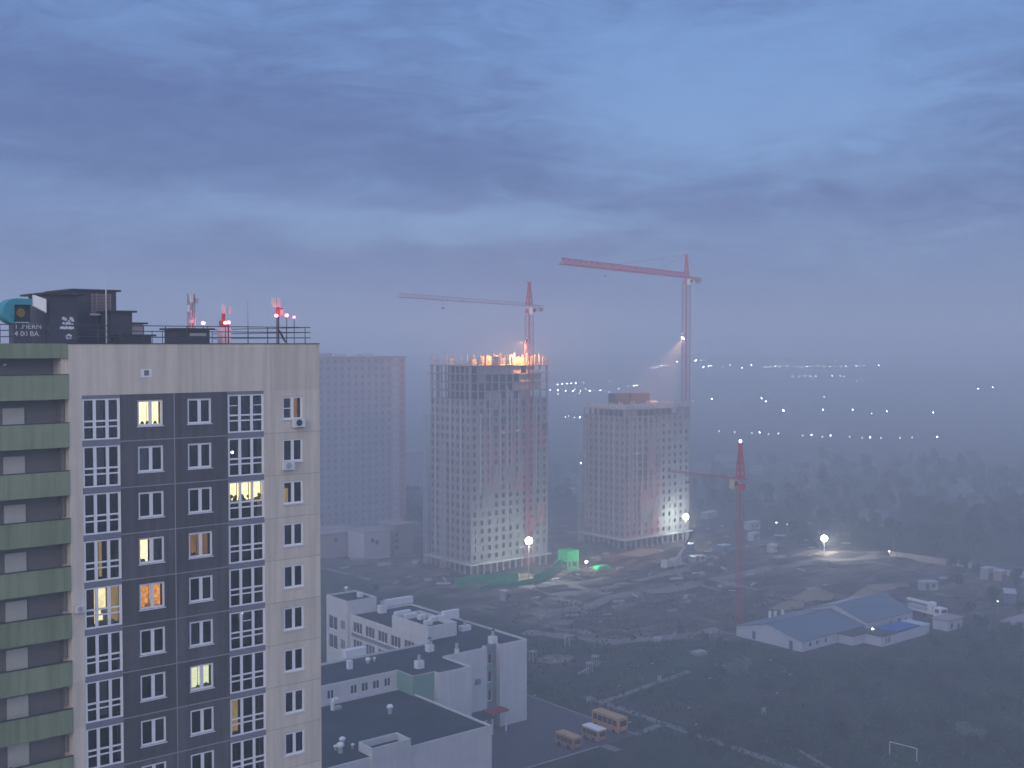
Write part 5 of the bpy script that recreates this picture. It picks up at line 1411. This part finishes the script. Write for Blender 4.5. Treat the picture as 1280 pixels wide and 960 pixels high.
for (px, py, lab) in ((954.5, 894, 'small whitish board standing in the dark field'), (824, 853, 'small pale notice board beside the upper park path'), (736, 907 - 27, 'tiny pale board at the start of the park path')):
    c = gp(px, py); t = thing('notice_board', c, lab, 'notice board')
    for x in (-.5, .5): MB().box(c[0] + x - .04, c[0] + x + .04, c[1] - .04, c[1] + .04, 0, 1.5).build('post', M['galvanised'], t)
    MB().box(c[0] - .6, c[0] + .6, c[1] - .07, c[1] - .041, .6, 1.5).build('board', M['pale_debris'], t)

# small rubble, boards and blocks lying about the site
rb = random.Random(404)
def bit(kind, m):
    t = thing('scrap_piece', (0, 0, -40), 'small piece of building rubbish lying in the churned mud', 'scrap', 'building rubbish scattered over the site'); v = MB()
    if kind == 0:
        for i in range(3): v.box(-1.4 + .15*i, 1.3 + .1*i, -.3, .3, .12*i, .12*i + .1)
    elif kind == 1: v.box(-.5, .6, -.45, .5, 0, .8); v.box(.62, 1.3, -.3, .3, 0, .45)
    elif kind == 2: v.tube((-1.6, 0, .25), (1.6, .2, .25), .25, None, 8)
    else:
        n = 10
        for k in range(n): a, b = 2*math.pi*k/n, 2*math.pi*(k+1)/n; v.face([(1.3*math.cos(a), math.sin(a), -.1), (1.3*math.cos(b), math.sin(b), -.1), (.15, .1, .75)])
    v.build('piece', M[m], t, local=True); return t
kinds = [bit(0, 'pale_debris'), bit(1, 'concrete'), bit(2, 'galvanised'), bit(3, 'dirt_light'), bit(3, 'soil'), bit(0, 'rust_box')]
first = set()
for i in range(125):
    if i < 60: px, py = rb.uniform(640, 920), rb.uniform(712, 775)
    elif i < 110: px, py = rb.uniform(860, 1060), rb.uniform(650, 740)
    elif i < 130: px, py = rb.uniform(420, 600), rb.uniform(700, 735)
    else: px, py = rb.uniform(1100, 1280), rb.uniform(712, 760)
    c = gp(px, py)
    if 207 < c[0] < 245 and 274 < c[1] < 304 or 274 < c[0] < 314 and 276 < c[1] < 308 or 214 < c[0] < 262 and 150 < c[1] < 182: continue
    k = rb.randrange(6); loc = (c[0], c[1], gz(c)); s = rb.uniform(.5, 1.3)
    if k not in first: first.add(k); kinds[k].location = loc; kinds[k].rotation_euler.z = rb.uniform(0, 6)
    else: dup(kinds[k], loc, rb.uniform(0, 6), scale=s)
# ================================================================== trees, shrubs and weeds
def crown_mesh(seed, h, r, n, leaf, base=.25):
    rnd = random.Random(seed); v = MB()
    lobes = [(rnd.uniform(-.55, .55) * r, rnd.uniform(-.55, .55) * r, h * rnd.uniform(base + .12, .92), rnd.uniform(.38, .62) * r) for _ in range(9)]
    for i in range(n):
        lx, ly, lz, lr = lobes[i % len(lobes)]
        a, b, q = rnd.uniform(0, 2*math.pi), math.acos(rnd.uniform(-1, 1)), rnd.random() ** .4
        p = Vector((lx + lr*q*math.sin(b)*math.cos(a), ly + lr*q*math.sin(b)*math.sin(a), lz + lr*1.15*q*math.cos(b)))
        if p.z < h * base * .7: continue
        u = Vector((rnd.gauss(0, 1), rnd.gauss(0, 1), rnd.gauss(0, 1))).normalized(); w = u.orthogonal().normalized() * leaf * rnd.uniform(.5, 1.1); u = u * leaf * rnd.uniform(.6, 1.3)
        v.face([p - u - w*.6, p + u*.2 - w, p + u + w*.3, p - u*.1 + w])
    return v
def trunk_mesh(seed, h, r):
    rnd = random.Random(seed + 50); v = MB()
    v.tube((0, 0, -.2), (0, 0, h * .6), .035 * h * .6, .015 * h * .6, 7); v.tube((0, 0, h * .6), (rnd.uniform(-.3, .3), 0, h * .92), .012 * h * .6, .03, 5)
    for i in range(5):
        a = rnd.uniform(0, 6.28); z = h * rnd.uniform(.3, .65)
        v.tube((0, 0, z), (r*.7*math.cos(a), r*.7*math.sin(a), z + h*.2), .05, .02, 5)
    return v
def tree_proto(name, seed, h, r, n, leaf, m, label, cat, group, base=.25):
    t = thing(name, (0, 0, -40), label, cat, group)
    crown_mesh(seed, h, r, n, leaf, base).build('crown', M[m], t, local=True)
    trunk_mesh(seed, h, r).build('trunk', M['bark'], t, local=True)
    return t
WOOD = 'trees of the misty wood beyond the site'
LW = 'dark leafy tree in the misty wood beyond the building site'
protos = [tree_proto('deciduous_tree', 1, 9, 3.2, 520, .55, 'foliage_dark', LW, 'tree', WOOD), tree_proto('deciduous_tree', 2, 7, 3.0, 460, .5, 'foliage_mid', LW, 'tree', WOOD),
          tree_proto('deciduous_tree', 3, 11, 2.6, 480, .5, 'foliage_dark', LW, 'tree', WOOD), tree_proto('deciduous_tree', 4, 6, 3.4, 460, .5, 'foliage_dark', LW, 'tree', WOOD)]
used = set(); rnd = random.Random(77)
def plant(px, py, s=None):
    c = gp(px, py) if (py - 430) * 1.0 > 1450 * 70 / 560 * 1.0 - .1 else march(px, py)
    i = rnd.randrange(len(protos)); s = s or rnd.uniform(.65, 1.25)
    sc_ = (s * rnd.uniform(.85, 1.2), s * rnd.uniform(.85, 1.2), s)
    p = protos[i]
    if i not in used:
        used.add(i); p.location = c; p.scale = sc_
    else: dup(p, c, rnd.uniform(0, 6.28), scale=sc_)
def march(px, py, lift=0.0):
    d = ray(px, py); f = d[0] * _sh + d[1] * _ch; t = 300.0
    while t * f < 2400:
        x, y, z = d[0]*t, d[1]*t, EYE + d[2]*t
        if z <= hill(x, y) + lift: return (x, y, hill(x, y))
        t += 4
    return (x, y, hill(x, y))
for i in range(225):
    u = rnd.random(); px = 880 + 420 * rnd.random() ** .75
    lo = 690 - max(0, (1010 - px)) * .22; hi = 585
    py = hi + (lo - hi) * rnd.random()
    if px < 985 and py > 640: continue
    plant(px, py)
for px, py in ((1190, 712), (1205, 716), (1222, 722), (1268, 735), (1170, 704), (1240, 760), (1225, 790), (1255, 800), (1275, 770), (1212, 772), (1196, 735), (1270, 815)): plant(px, py, .6)
for i in range(26): plant(rnd.uniform(690, 740), rnd.uniform(585, 655), rnd.uniform(.5, .8))
for i in range(14): plant(rnd.uniform(508, 536), rnd.uniform(612, 660), rnd.uniform(.5, .8))
for i in range(10): plant(rnd.uniform(868, 905), rnd.uniform(600, 640), rnd.uniform(.4, .7))
# pale shrubs of the field
def shrub(px, py, s, seed, m, label, group=None):
    c = gp(px, py); t = thing('shrub', c, label, 'shrub', group)
    crown_mesh(seed, 2.4 * s, 1.9 * s, 420, .22 * s, .05).build('foliage', M[m], t, local=True)
    v = MB()
    for i in range(4): a = i * 1.6; v.tube((0, 0, -.05), (.7*s*math.cos(a), .7*s*math.sin(a), 1.4*s), .05, .02, 5)
    v.build('stem', M['bark'], t, local=True)
    return t
shrub(928, 842, 1.25, 21, 'foliage_pale', 'largest round pale shrub on the field left of the warehouse')
shrub(912, 844, .9, 22, 'foliage_pale', 'middle pale shrub of the three left of the warehouse')
shrub(897, 841, .7, 23, 'foliage_pale', 'smallest pale shrub at the left end of the three by the warehouse')
shrub(978, 842, .55, 24, 'foliage_pale', 'low pale shrub just under the near corner of the warehouse')
shrub(1205, 920, .9, 25, 'foliage_pale', 'pale low shrub in the dark field right of the goal')
shrub(1222, 925, .7, 26, 'foliage_pale', 'second pale low shrub right of the goal')
sp = shrub(1090, 850, .7, 27, 'foliage_dark', 'dark low shrub scattered over the field', 'dark shrubs of the field')
for i in range(70):
    px, py = rnd.uniform(860, 1300), rnd.uniform(812, 945)
    if py < 832 and px < 1200: py += 30
    c = gp(px, py); s = rnd.uniform(.4, 1.2); dup(sp, c, rnd.uniform(0, 6), scale=(s * 1.3, s * 1.3, s))
for i in range(26):
    px, py = rnd.uniform(1150, 1290), rnd.uniform(790, 850); s = rnd.uniform(.7, 1.5); dup(sp, gp(px, py), rnd.uniform(0, 6), scale=(s, s, s))
for px, py in ((410, 742), (430, 735), (470, 738), (500, 752), (690, 790), (720, 800), (760, 812), (790, 800), (850, 790), (880, 800), (900, 805)):
    dup(sp, gp(px, py), rnd.uniform(0, 6), scale=rnd.uniform(.5, .9))
# weeds and dead stalks
v = MB()
for i in range(9000):
    if i < 6200: px, py = rnd.uniform(650, 1300), rnd.uniform(790, 958)
    else:
        px, py = rnd.uniform(640, 1280), rnd.gauss(770, 16)
        if noise.noise((px * .02, py * .05, 4)) < .05: continue
    c = gp(px, py)
    if 118 < c[0] < 148 and c[1] < 180: continue
    if 215 < c[0] < 262 and 151 < c[1] < 181: continue
    z = 0
    if c[0] > 176: z = gz(c) - .03
    a = rnd.uniform(0, 3.14); w, h = rnd.uniform(.15, .5), rnd.uniform(.15, .7)
    dx, dy = w * math.cos(a), w * math.sin(a)
    v.face([(c[0]-dx, c[1]-dy, z), (c[0]+dx, c[1]+dy, z), (c[0]+dx*.4+.1, c[1]+dy*.4, z+h), (c[0]-dx*.7, c[1]-dy*.7, z+h*.8)])
tag(v.build('weeds', M['foliage_mid']), 'low weeds and grass tufts over the dark field', 'weeds', kind='stuff')
mat('dead_stalk', (.15, .135, .13), .95, .35, .5)
v = MB()
for i in range(2600):
    px, py = rnd.gauss(880, 45), rnd.gauss(768, 12)
    if rnd.random() < .35: px, py = rnd.gauss(790, 50), rnd.gauss(772, 12)
    c = gp(px, py); z = gz(c) - .05; h = rnd.uniform(.4, 1.5); l = rnd.uniform(-.2, .2)
    v.face([(c[0]-.06, c[1], z), (c[0]+.06, c[1], z), (c[0]+.04+l, c[1]+.1, z+h), (c[0]-.04+l, c[1]+.1, z+h)])
tag(v.build('dead_stalks', M['dead_stalk']), 'dry pale stalks standing in the churned mud', 'weeds', kind='stuff')

# ================================================================== houses in the mist
def house(w, d, h, rh, wm, rm):
    t = thing('house', (0, 0, -40), '', 'house'); x, y = w / 2, d / 2
    b = MB(); b.box(-x, x, -y, y, -1.5, h); b.face([(-x, -y, h), (-x, 0, h + rh), (-x, y, h)]); b.face([(x, -y, h), (x, y, h), (x, 0, h + rh)]); b.build('wall', M[wm], t, local=True)
    r = MB(); o = .5; s = rh / y
    for q in (-1, 1): r.face([(-x-o, q*(y+o), h - o*s + .05), (x+o, q*(y+o), h - o*s + .05), (x+o, 0, h + rh + .05), (-x-o, 0, h + rh + .05)])
    r.build('roof', M[rm], t, local=True)
    for q in (-1, 1):
        wv = MB().box(q * x * .5 - .5, q * x * .5 + .5, -y - .05, -y - .003, h * .35, h * .75); wv.build('window', M['window_dark'], t, local=True)
    return t
hp_ = [house(8, 8, 3, 3, 'house_wall', 'house_roof'), house(11, 8, 3.2, 3.2, 'house_wall', 'house_roof'), house(8, 9, 5.5, 3, 'house_brick', 'house_roof_red'), house(9, 7, 2.8, 2.2, 'house_brick', 'house_roof')]
usedh = set()
HL = [(1075,660,1,'low pale house right of the lone floodlight, left one of a pair'),(1095,657,0,'pale house right of the lone floodlight, right one of a pair'),(1030,650,1,'pale roofed house in the wood just above the lone floodlight'),
      (1127,632,1,'pale roof among dark trees above the pair of houses'),(1194,611,1,'long pale house high in the wood on the right'),(1201,622,0,'pale house below the long one high in the wood'),(1246,629,0,'small pale house among the trees near the right edge'),(1219,640,1,'long low pale roof in the wood near the right edge'),
      (1153,602,2,'tall pinkish brick house with a reddish roof in the misty wood'),(1107,605,2,'reddish house left of the tall pinkish one'),(1059,606,0,'pale house in mist above the wood clearing'),(1024,593,2,'tall grey house in the mist left of the clearing'),
      (1004,588,1,'pale block like house in mist, at the left of the tall grey one'),(1011,609,0,'pale house below the tall grey one in the mist'),(1278,628,0,'pale house cut by the right picture edge'),(908,583,1,'long pale roof in the mist left of the short crane top'),(875,592,1,'pale house in mist between the lower tower and the short crane'),
      (946,593,0,'small house in mist right of the short crane cab'),(962,630,0,'white little house right of the short crane mast'),
      (712,605,0,'pale house in the mist left of the lower tower'),(1085,590,0,'faint house above the reddish houses'),(1175,586,0,'faint house at the misty edge of the wood'),]
for (px, py, k, lab) in HL:
    c = march(px, py)
    if k not in usedh:
        usedh.add(k); t = hp_[k]; t.location = c; t['label'] = lab; t.rotation_euler.z = RAD(-39 + rnd.uniform(-20, 20)); t.scale = (1.0, 1.0, 1.0)
    else: dup(hp_[k], c, RAD(-39 + rnd.uniform(-25, 25)), lab, scale=rnd.uniform(.75, 1.05))

for i, t in enumerate(hp_):
    if i not in usedh:
        for ch in list(t.children): bpy.data.objects.remove(ch)
        bpy.data.objects.remove(t)
# ================================================================== far lights
A_ = [(108,195,1),(145,193,1),(182,190,1),(218,188,1),(254,187,1),(316,182,0),(50,245,1),(108,245,1),(172,248,1),(232,250,1),(247,238,0),(294,248,1),(333,233,0),(365,250,1),(451,243,1),(521,257,0),(594,233,1),(672,210,0),(718,207,2),(742,205,2),(525,172,0),(480,68,0),(112,275,0),(282,268,0),
      (820,60,0),(873,58,1),(900,60,0),(940,45,1),(983,55,0),(1105,50,0),(1063,15,1),(1215,5,3),(1275,55,1),(170,460,0),(195,452,0),(243,462,0),(290,460,1),(1190,330,0)]
B_ = [(78,52,0),(110,53,1),(97,90,0),(127,88,1),(145,85,1),(212,92,0),(260,82,0),(332,97,1),(390,82,1),(403,92,0),(478,92,1),(490,92,1),(505,92,0),(522,92,1),(538,91,1),(552,92,0),(570,92,1),(579,92,1),(588,92,1),(611,90,0),(672,92,1),(697,95,1),(728,90,1),(755,90,0),(800,85,0),(820,90,1),(838,90,4),(855,91,4),
      (875,88,0),(892,90,1),(908,88,1),(922,88,1),(945,88,0),(970,88,1),(985,87,0),(1035,85,1),(1056,82,1),(1085,85,0),(1103,82,1),(1172,82,1),(910,57,0),(645,152,0),(683,152,0),(722,148,0),(750,150,0),(785,150,0),(887,148,1),(937,148,0),(960,148,0),(147,290,1),(453,285,1),(480,305,1),(587,360,3),(831,355,1),(1013,358,1),(1222,365,1),(837,277,0),(1130,380,0),
      (30,302,0),(190,490,0),(288,495,0),(393,500,0),(441,497,1),(495,507,0),(556,503,0),(705,515,0),(760,512,1),(827,522,0),(877,517,1),(995,525,0),(1072,533,0),(1121,527,1),(1187,530,0)]
LP = [(680 + x / 6.4, 450 + y / 6.4, k) for x, y, k in A_] + [(860 + x / 4.923, 440 + y / 4.923, k) for x, y, k in B_]
LP += [(1223, 485.7, 1), (1241, 484.2, 1), (1166.6, 516, 1), (1171.5, 546.7, 1), (1140, 547, 0), (1125, 548, 0), (726, 579, 1), (970.5, 655, 1), (984, 657, 0), (1106, 602, 0), (1111.5, 690, 2), (724.5, 522, 1), (1247, 768, 0)]
LB = {}
lamp_cols = {0: ((.85, .92, 1), 1.5), 1: ((.9, .95, 1), 5.5), 2: ((1, .9, .45), 5.0), 3: ((1, .98, 1), 8), 4: ((1, .45, .4), 2.8)}
def lamp_mesh(cls, bin_):
    key = (cls, bin_)
    if key not in LB:
        col, s = lamp_cols[cls]; d = 500 * 1.18 ** bin_
        m = emis('lamp_glow', col, min(6000, s / math.exp(-SIG * d)))
        v = MB(); v.tube((0, 0, 0), (0, 0, 10.95), .05, .035, 6, 0); v.tube((0, 0, 10.95), (.3, .3, 11.15), .06, .05, 5, 0); v.ball((0, 0, 11.0), .5, 8, 6, 1)
        me = bpy.data.meshes.new('street_lamp'); me.from_pydata(v.v, [], v.f); me.materials.append(M['galvanised']); me.materials.append(m)
        me.polygons.foreach_set('material_index', v.mi); me.update(); LB[key] = me
    return LB[key]
LP2 = []
for q in LP:
    if 455 < q[1] < 461 and q[0] > 900 and any(abs(q[0] - w[0]) < 4.6 and abs(q[1] - w[1]) < 3 for w in LP2): continue
    LP2.append(q)
for (px, py, k) in LP2:
    c = march(px, py, 3.5 if py > 600 else 11.0); d = math.hypot(c[0], c[1])
    dd = ray(px, py)
    o = bpy.data.objects.new('street_lamp', lamp_mesh(k, max(0, round(math.log(d / 500) / math.log(1.18))))); COL.objects.link(o)
    o.location = c
    rr_ = {0: .5, 1: .66, 2: .8, 3: 1.35, 4: .5}[k] * d / 1450 * (.85 if py < 462 and k in (1, 4) else 1)
    s = max(.5, rr_ / .5); o.scale = (s, s, 1.0 if py < 600 else .32)
    g_, lab = {0: ('faint street lamps far off', 'faint bluish street lamp far off in the mist'), 1: ('clear white street lamps far off', 'clear white street lamp far off in the mist'),
               2: ('yellow street lamps far off', 'bright yellowish lamp seen far off in the mist'), 3: ('strongest white lamps far off', 'strongest white lamp among the far misty lights'), 4: ('reddish lamps far off', 'reddish lamp in the far row of lights')}[k]
    tag(o, lab, 'street lamp', g_)
# ================================================================== air
hz = MB().box(-4300, 4300, -4300, 4300, -1.6, 108)
ho = hz.build('haze', [])if False else None
me = bpy.data.meshes.new('haze'); me.from_pydata(hz.v, [], hz.f); me.update()
ho = bpy.data.objects.new('haze', me); COL.objects.link(ho); tag(ho, kind='stuff')
hm = bpy.data.materials.new('haze_air'); hm.use_nodes = True
N, L = hm.node_tree.nodes, hm.node_tree.links
N.remove(N['Principled BSDF'])
pv = N.new('ShaderNodeVolumePrincipled'); pv.inputs['Color'].default_value = (.90, .935, .985, 1); pv.inputs['Density'].default_value = SIG; pv.inputs['Anisotropy'].default_value = .1
L.new(pv.outputs[0], N['Material Output'].inputs['Volume'])
me.materials.append(hm)

# ================================================================== dusk sky
SUN_EL, SUN_AZ = RAD(12), HEAD + RAD(180 + 25)          # low in the west, behind the viewer's right shoulder
wd = bpy.data.worlds.new('World'); SC.world = wd; wd.use_nodes = True
nt = wd.node_tree; N, L = nt.nodes, nt.links
bg = N['Background']
def ma(op, a, c=None, d=None, clamp=False):
    n = N.new('ShaderNodeMath'); n.operation = op; n.use_clamp = clamp
    for i, q in enumerate((a, c, d)):
        if q is None: continue
        if isinstance(q, (int, float)): n.inputs[i].default_value = q
        else: L.new(q, n.inputs[i])
    return n.outputs[0]
def mixc(f, c0, c1):
    n = N.new('ShaderNodeMix'); n.data_type = 'RGBA'
    if isinstance(f, (int, float)): n.inputs['Factor'].default_value = f
    else: L.new(f, n.inputs['Factor'])
    for i, c in ((6, c0), (7, c1)):
        if isinstance(c, tuple): n.inputs[i].default_value = (*c, 1)
        else: L.new(c, n.inputs[i])
    return n.outputs[2]
sky = N.new('ShaderNodeTexSky'); sky.sky_type = 'NISHITA'; sky.sun_disc = False; sky.sun_elevation = SUN_EL; sky.sun_rotation = SUN_AZ; sky.altitude = 150; sky.dust_density = 2.0; sky.ozone_density = 2.5
sv = N.new('ShaderNodeVectorMath'); sv.operation = 'SCALE'; L.new(sky.outputs[0], sv.inputs[0]); sv.inputs['Scale'].default_value = SKY_K if 'SKY_K' in globals() else .9
tc = N.new('ShaderNodeTexCoord'); vr = N.new('ShaderNodeVectorRotate'); vr.rotation_type = 'Z_AXIS'; vr.inputs['Angle'].default_value = HEAD
L.new(tc.outputs['Generated'], vr.inputs['Vector'])
sp_ = N.new('ShaderNodeSeparateXYZ'); L.new(vr.outputs[0], sp_.inputs[0])
az = ma('ARCTAN2', sp_.outputs['X'], sp_.outputs['Y']); el = ma('ARCSINE', sp_.outputs['Z'])
cb = N.new('ShaderNodeCombineXYZ'); L.new(az, cb.inputs[0]); L.new(el, cb.inputs[1])
def nz(sx, sy, rot, det, dist=0.0, off=0.0, rough=.55):
    mp = N.new('ShaderNodeMapping'); mp.inputs['Scale'].default_value = (sx, sy, 1); mp.inputs['Rotation'].default_value = (0, 0, rot); mp.inputs['Location'].default_value = (off, off * .7, off)
    L.new(cb.outputs[0], mp.inputs[0]); n = N.new('ShaderNodeTexNoise'); n.inputs['Scale'].default_value = 1; n.inputs['Detail'].default_value = det; n.inputs['Distortion'].default_value = dist; n.inputs['Roughness'].default_value = rough
    L.new(mp.outputs[0], n.inputs['Vector']); return n.outputs['Fac']
# slow warping of the cloud banks so that none has a clean outline
wx = ma('MULTIPLY', ma('SUBTRACT', nz(7, 16, .1, 4, 0, 3), .5), .16); wy = ma('MULTIPLY', ma('SUBTRACT', nz(6, 20, -.1, 4, 0, 9), .5), .075)
azw = ma('ADD', az, wx); elw = ma('ADD', el, wy)
def bank(cx, cy, sx, sy, rot, amp):
    dx = ma('SUBTRACT', azw, (cx - 640) / 1450); dy = ma('SUBTRACT', elw, (430 - cy) / 1450)
    c_, s_ = math.cos(rot), math.sin(rot)
    u = ma('DIVIDE', ma('ADD', ma('MULTIPLY', dx, c_), ma('MULTIPLY', dy, s_)), sx / 1450); w = ma('DIVIDE', ma('SUBTRACT', ma('MULTIPLY', dy, c_), ma('MULTIPLY', dx, s_)), sy / 1450)
    r2 = ma('ADD', ma('MULTIPLY', u, u), ma('MULTIPLY', w, w))
    return ma('MULTIPLY', ma('EXPONENT', ma('MULTIPLY', r2, -1.0)), amp)
tot = None
for b in ((900, 140, 210, 75, -.12, .62), (1150, 40, 300, 70, .1, .25), (590, 285, 280, 24, .0, .60), (230, 170, 420, 75, -.1, -.36), (480, 330, 520, 26, 0, -.2), (1060, 262, 330, 26, .08, -.28),
          (170, 262, 260, 22, -.05, .22), (330, 30, 520, 60, 0, .18), (1220, 190, 140, 50, .2, -.18), (640, 215, 240, 30, -.2, -.18), (1150, 320, 250, 18, 0, .12), (-900, 60, 500, 300, 0, .3)):
    o_ = bank(*b); tot = o_ if tot is None else ma('ADD', tot, o_)
n_big = ma('MULTIPLY', ma('SUBTRACT', nz(5, 18, .12, 6, .6, 1.3), .5), .55); n_fine = ma('MULTIPLY', ma('SUBTRACT', nz(11, 42, .2, 8, 1.2, 5.0, .74), .5), 1.25)
cl = ma('ADD', ma('ADD', tot, .46), ma('ADD', n_big, n_fine))
mr = N.new('ShaderNodeMapRange'); mr.interpolation_type = 'SMOOTHSTEP'; mr.inputs['From Min'].default_value = -.05; mr.inputs['From Max'].default_value = 1.1; L.new(cl, mr.inputs['Value'])
clear = mixc(.05, (.098, .195, .450), sv.outputs[0])
cloud = mixc(ma('MULTIPLY', ma('ADD', n_big, .5), 1.0, clamp=True), (.062, .124, .325), (.094, .160, .370))
col = mixc(mr.outputs['Result'], cloud, clear)
# pale band of thin mist light near the skyline, and the bright western sky behind the viewer
low = ma('EXPONENT', ma('MULTIPLY', ma('ABSOLUTE', el), -9.0))
col = mixc(ma('MULTIPLY', low, .42), col, (.125, .160, .300))
west = ma('MULTIPLY', ma('MAXIMUM', ma('MULTIPLY', ma('COSINE', ma('SUBTRACT', az, math.pi + RAD(25))), 1.0), 0.0), ma('EXPONENT', ma('MULTIPLY', ma('MULTIPLY', el, el), -2.2)))
wv = N.new('ShaderNodeVectorMath'); wv.operation = 'SCALE'; wv.inputs[0].default_value = (1.60, 1.48, 1.42); L.new(west, wv.inputs['Scale'])
ad = N.new('ShaderNodeVectorMath'); ad.operation = 'ADD'; L.new(col, ad.inputs[0]); L.new(wv.outputs[0], ad.inputs[1])
up = N.new('ShaderNodeMapRange'); up.interpolation_type = 'SMOOTHSTEP'; up.inputs['From Min'].default_value = .36; up.inputs['From Max'].default_value = .95; L.new(el, up.inputs['Value'])  # overhead sky brightened out of view to lift haze and ground
uv = N.new('ShaderNodeVectorMath'); uv.operation = 'SCALE'; uv.inputs[0].default_value = (.18, .215, .30); L.new(up.outputs['Result'], uv.inputs['Scale'])
ad2 = N.new('ShaderNodeVectorMath'); ad2.operation = 'ADD'; L.new(ad.outputs[0], ad2.inputs[0]); L.new(uv.outputs[0], ad2.inputs[1])
L.new(ad2.outputs[0], bg.inputs['Color']); bg.inputs['Strength'].default_value = 1.0
sl = bpy.data.lights.new('sun', 'SUN'); sl.energy = .6; sl.angle = RAD(45); sl.color = (1, .87, .80)
so = bpy.data.objects.new('sun', sl); COL.objects.link(so)
sd = Vector((math.sin(SUN_AZ) * math.cos(SUN_EL), math.cos(SUN_AZ) * math.cos(SUN_EL), math.sin(SUN_EL)))
so.rotation_euler = sd.to_track_quat('Z', 'Y').to_euler()

# ================================================================== camera and render settings
cam = bpy.data.cameras.new('camera'); co = bpy.data.objects.new('camera', cam); COL.objects.link(co); SC.camera = co
cam.sensor_width = 36; cam.lens = F_PX / 1280 * 36; cam.clip_start = .5; cam.clip_end = 9000
co.location = (0, 0, EYE); co.rotation_euler = (RAD(90) - PITCH, 0, -HEAD)
SC.view_settings.view_transform = 'Standard'; SC.view_settings.look = 'None'; SC.view_settings.exposure = 0.14; SC.view_settings.gamma = 1; SC.view_settings.use_curve_mapping = False
SC.render.engine = 'CYCLES'
cy = SC.cycles
cy.use_denoising = True
try: cy.denoiser = 'OPENIMAGEDENOISE'
except Exception: pass
cy.max_bounces = 6; cy.diffuse_bounces = 2; cy.glossy_bounces = 2; cy.transmission_bounces = 4; cy.volume_bounces = 3; cy.transparent_max_bounces = 12
cy.caustics_reflective = False; cy.caustics_refractive = False; cy.sample_clamp_indirect = 3.0; cy.sample_clamp_direct = 0
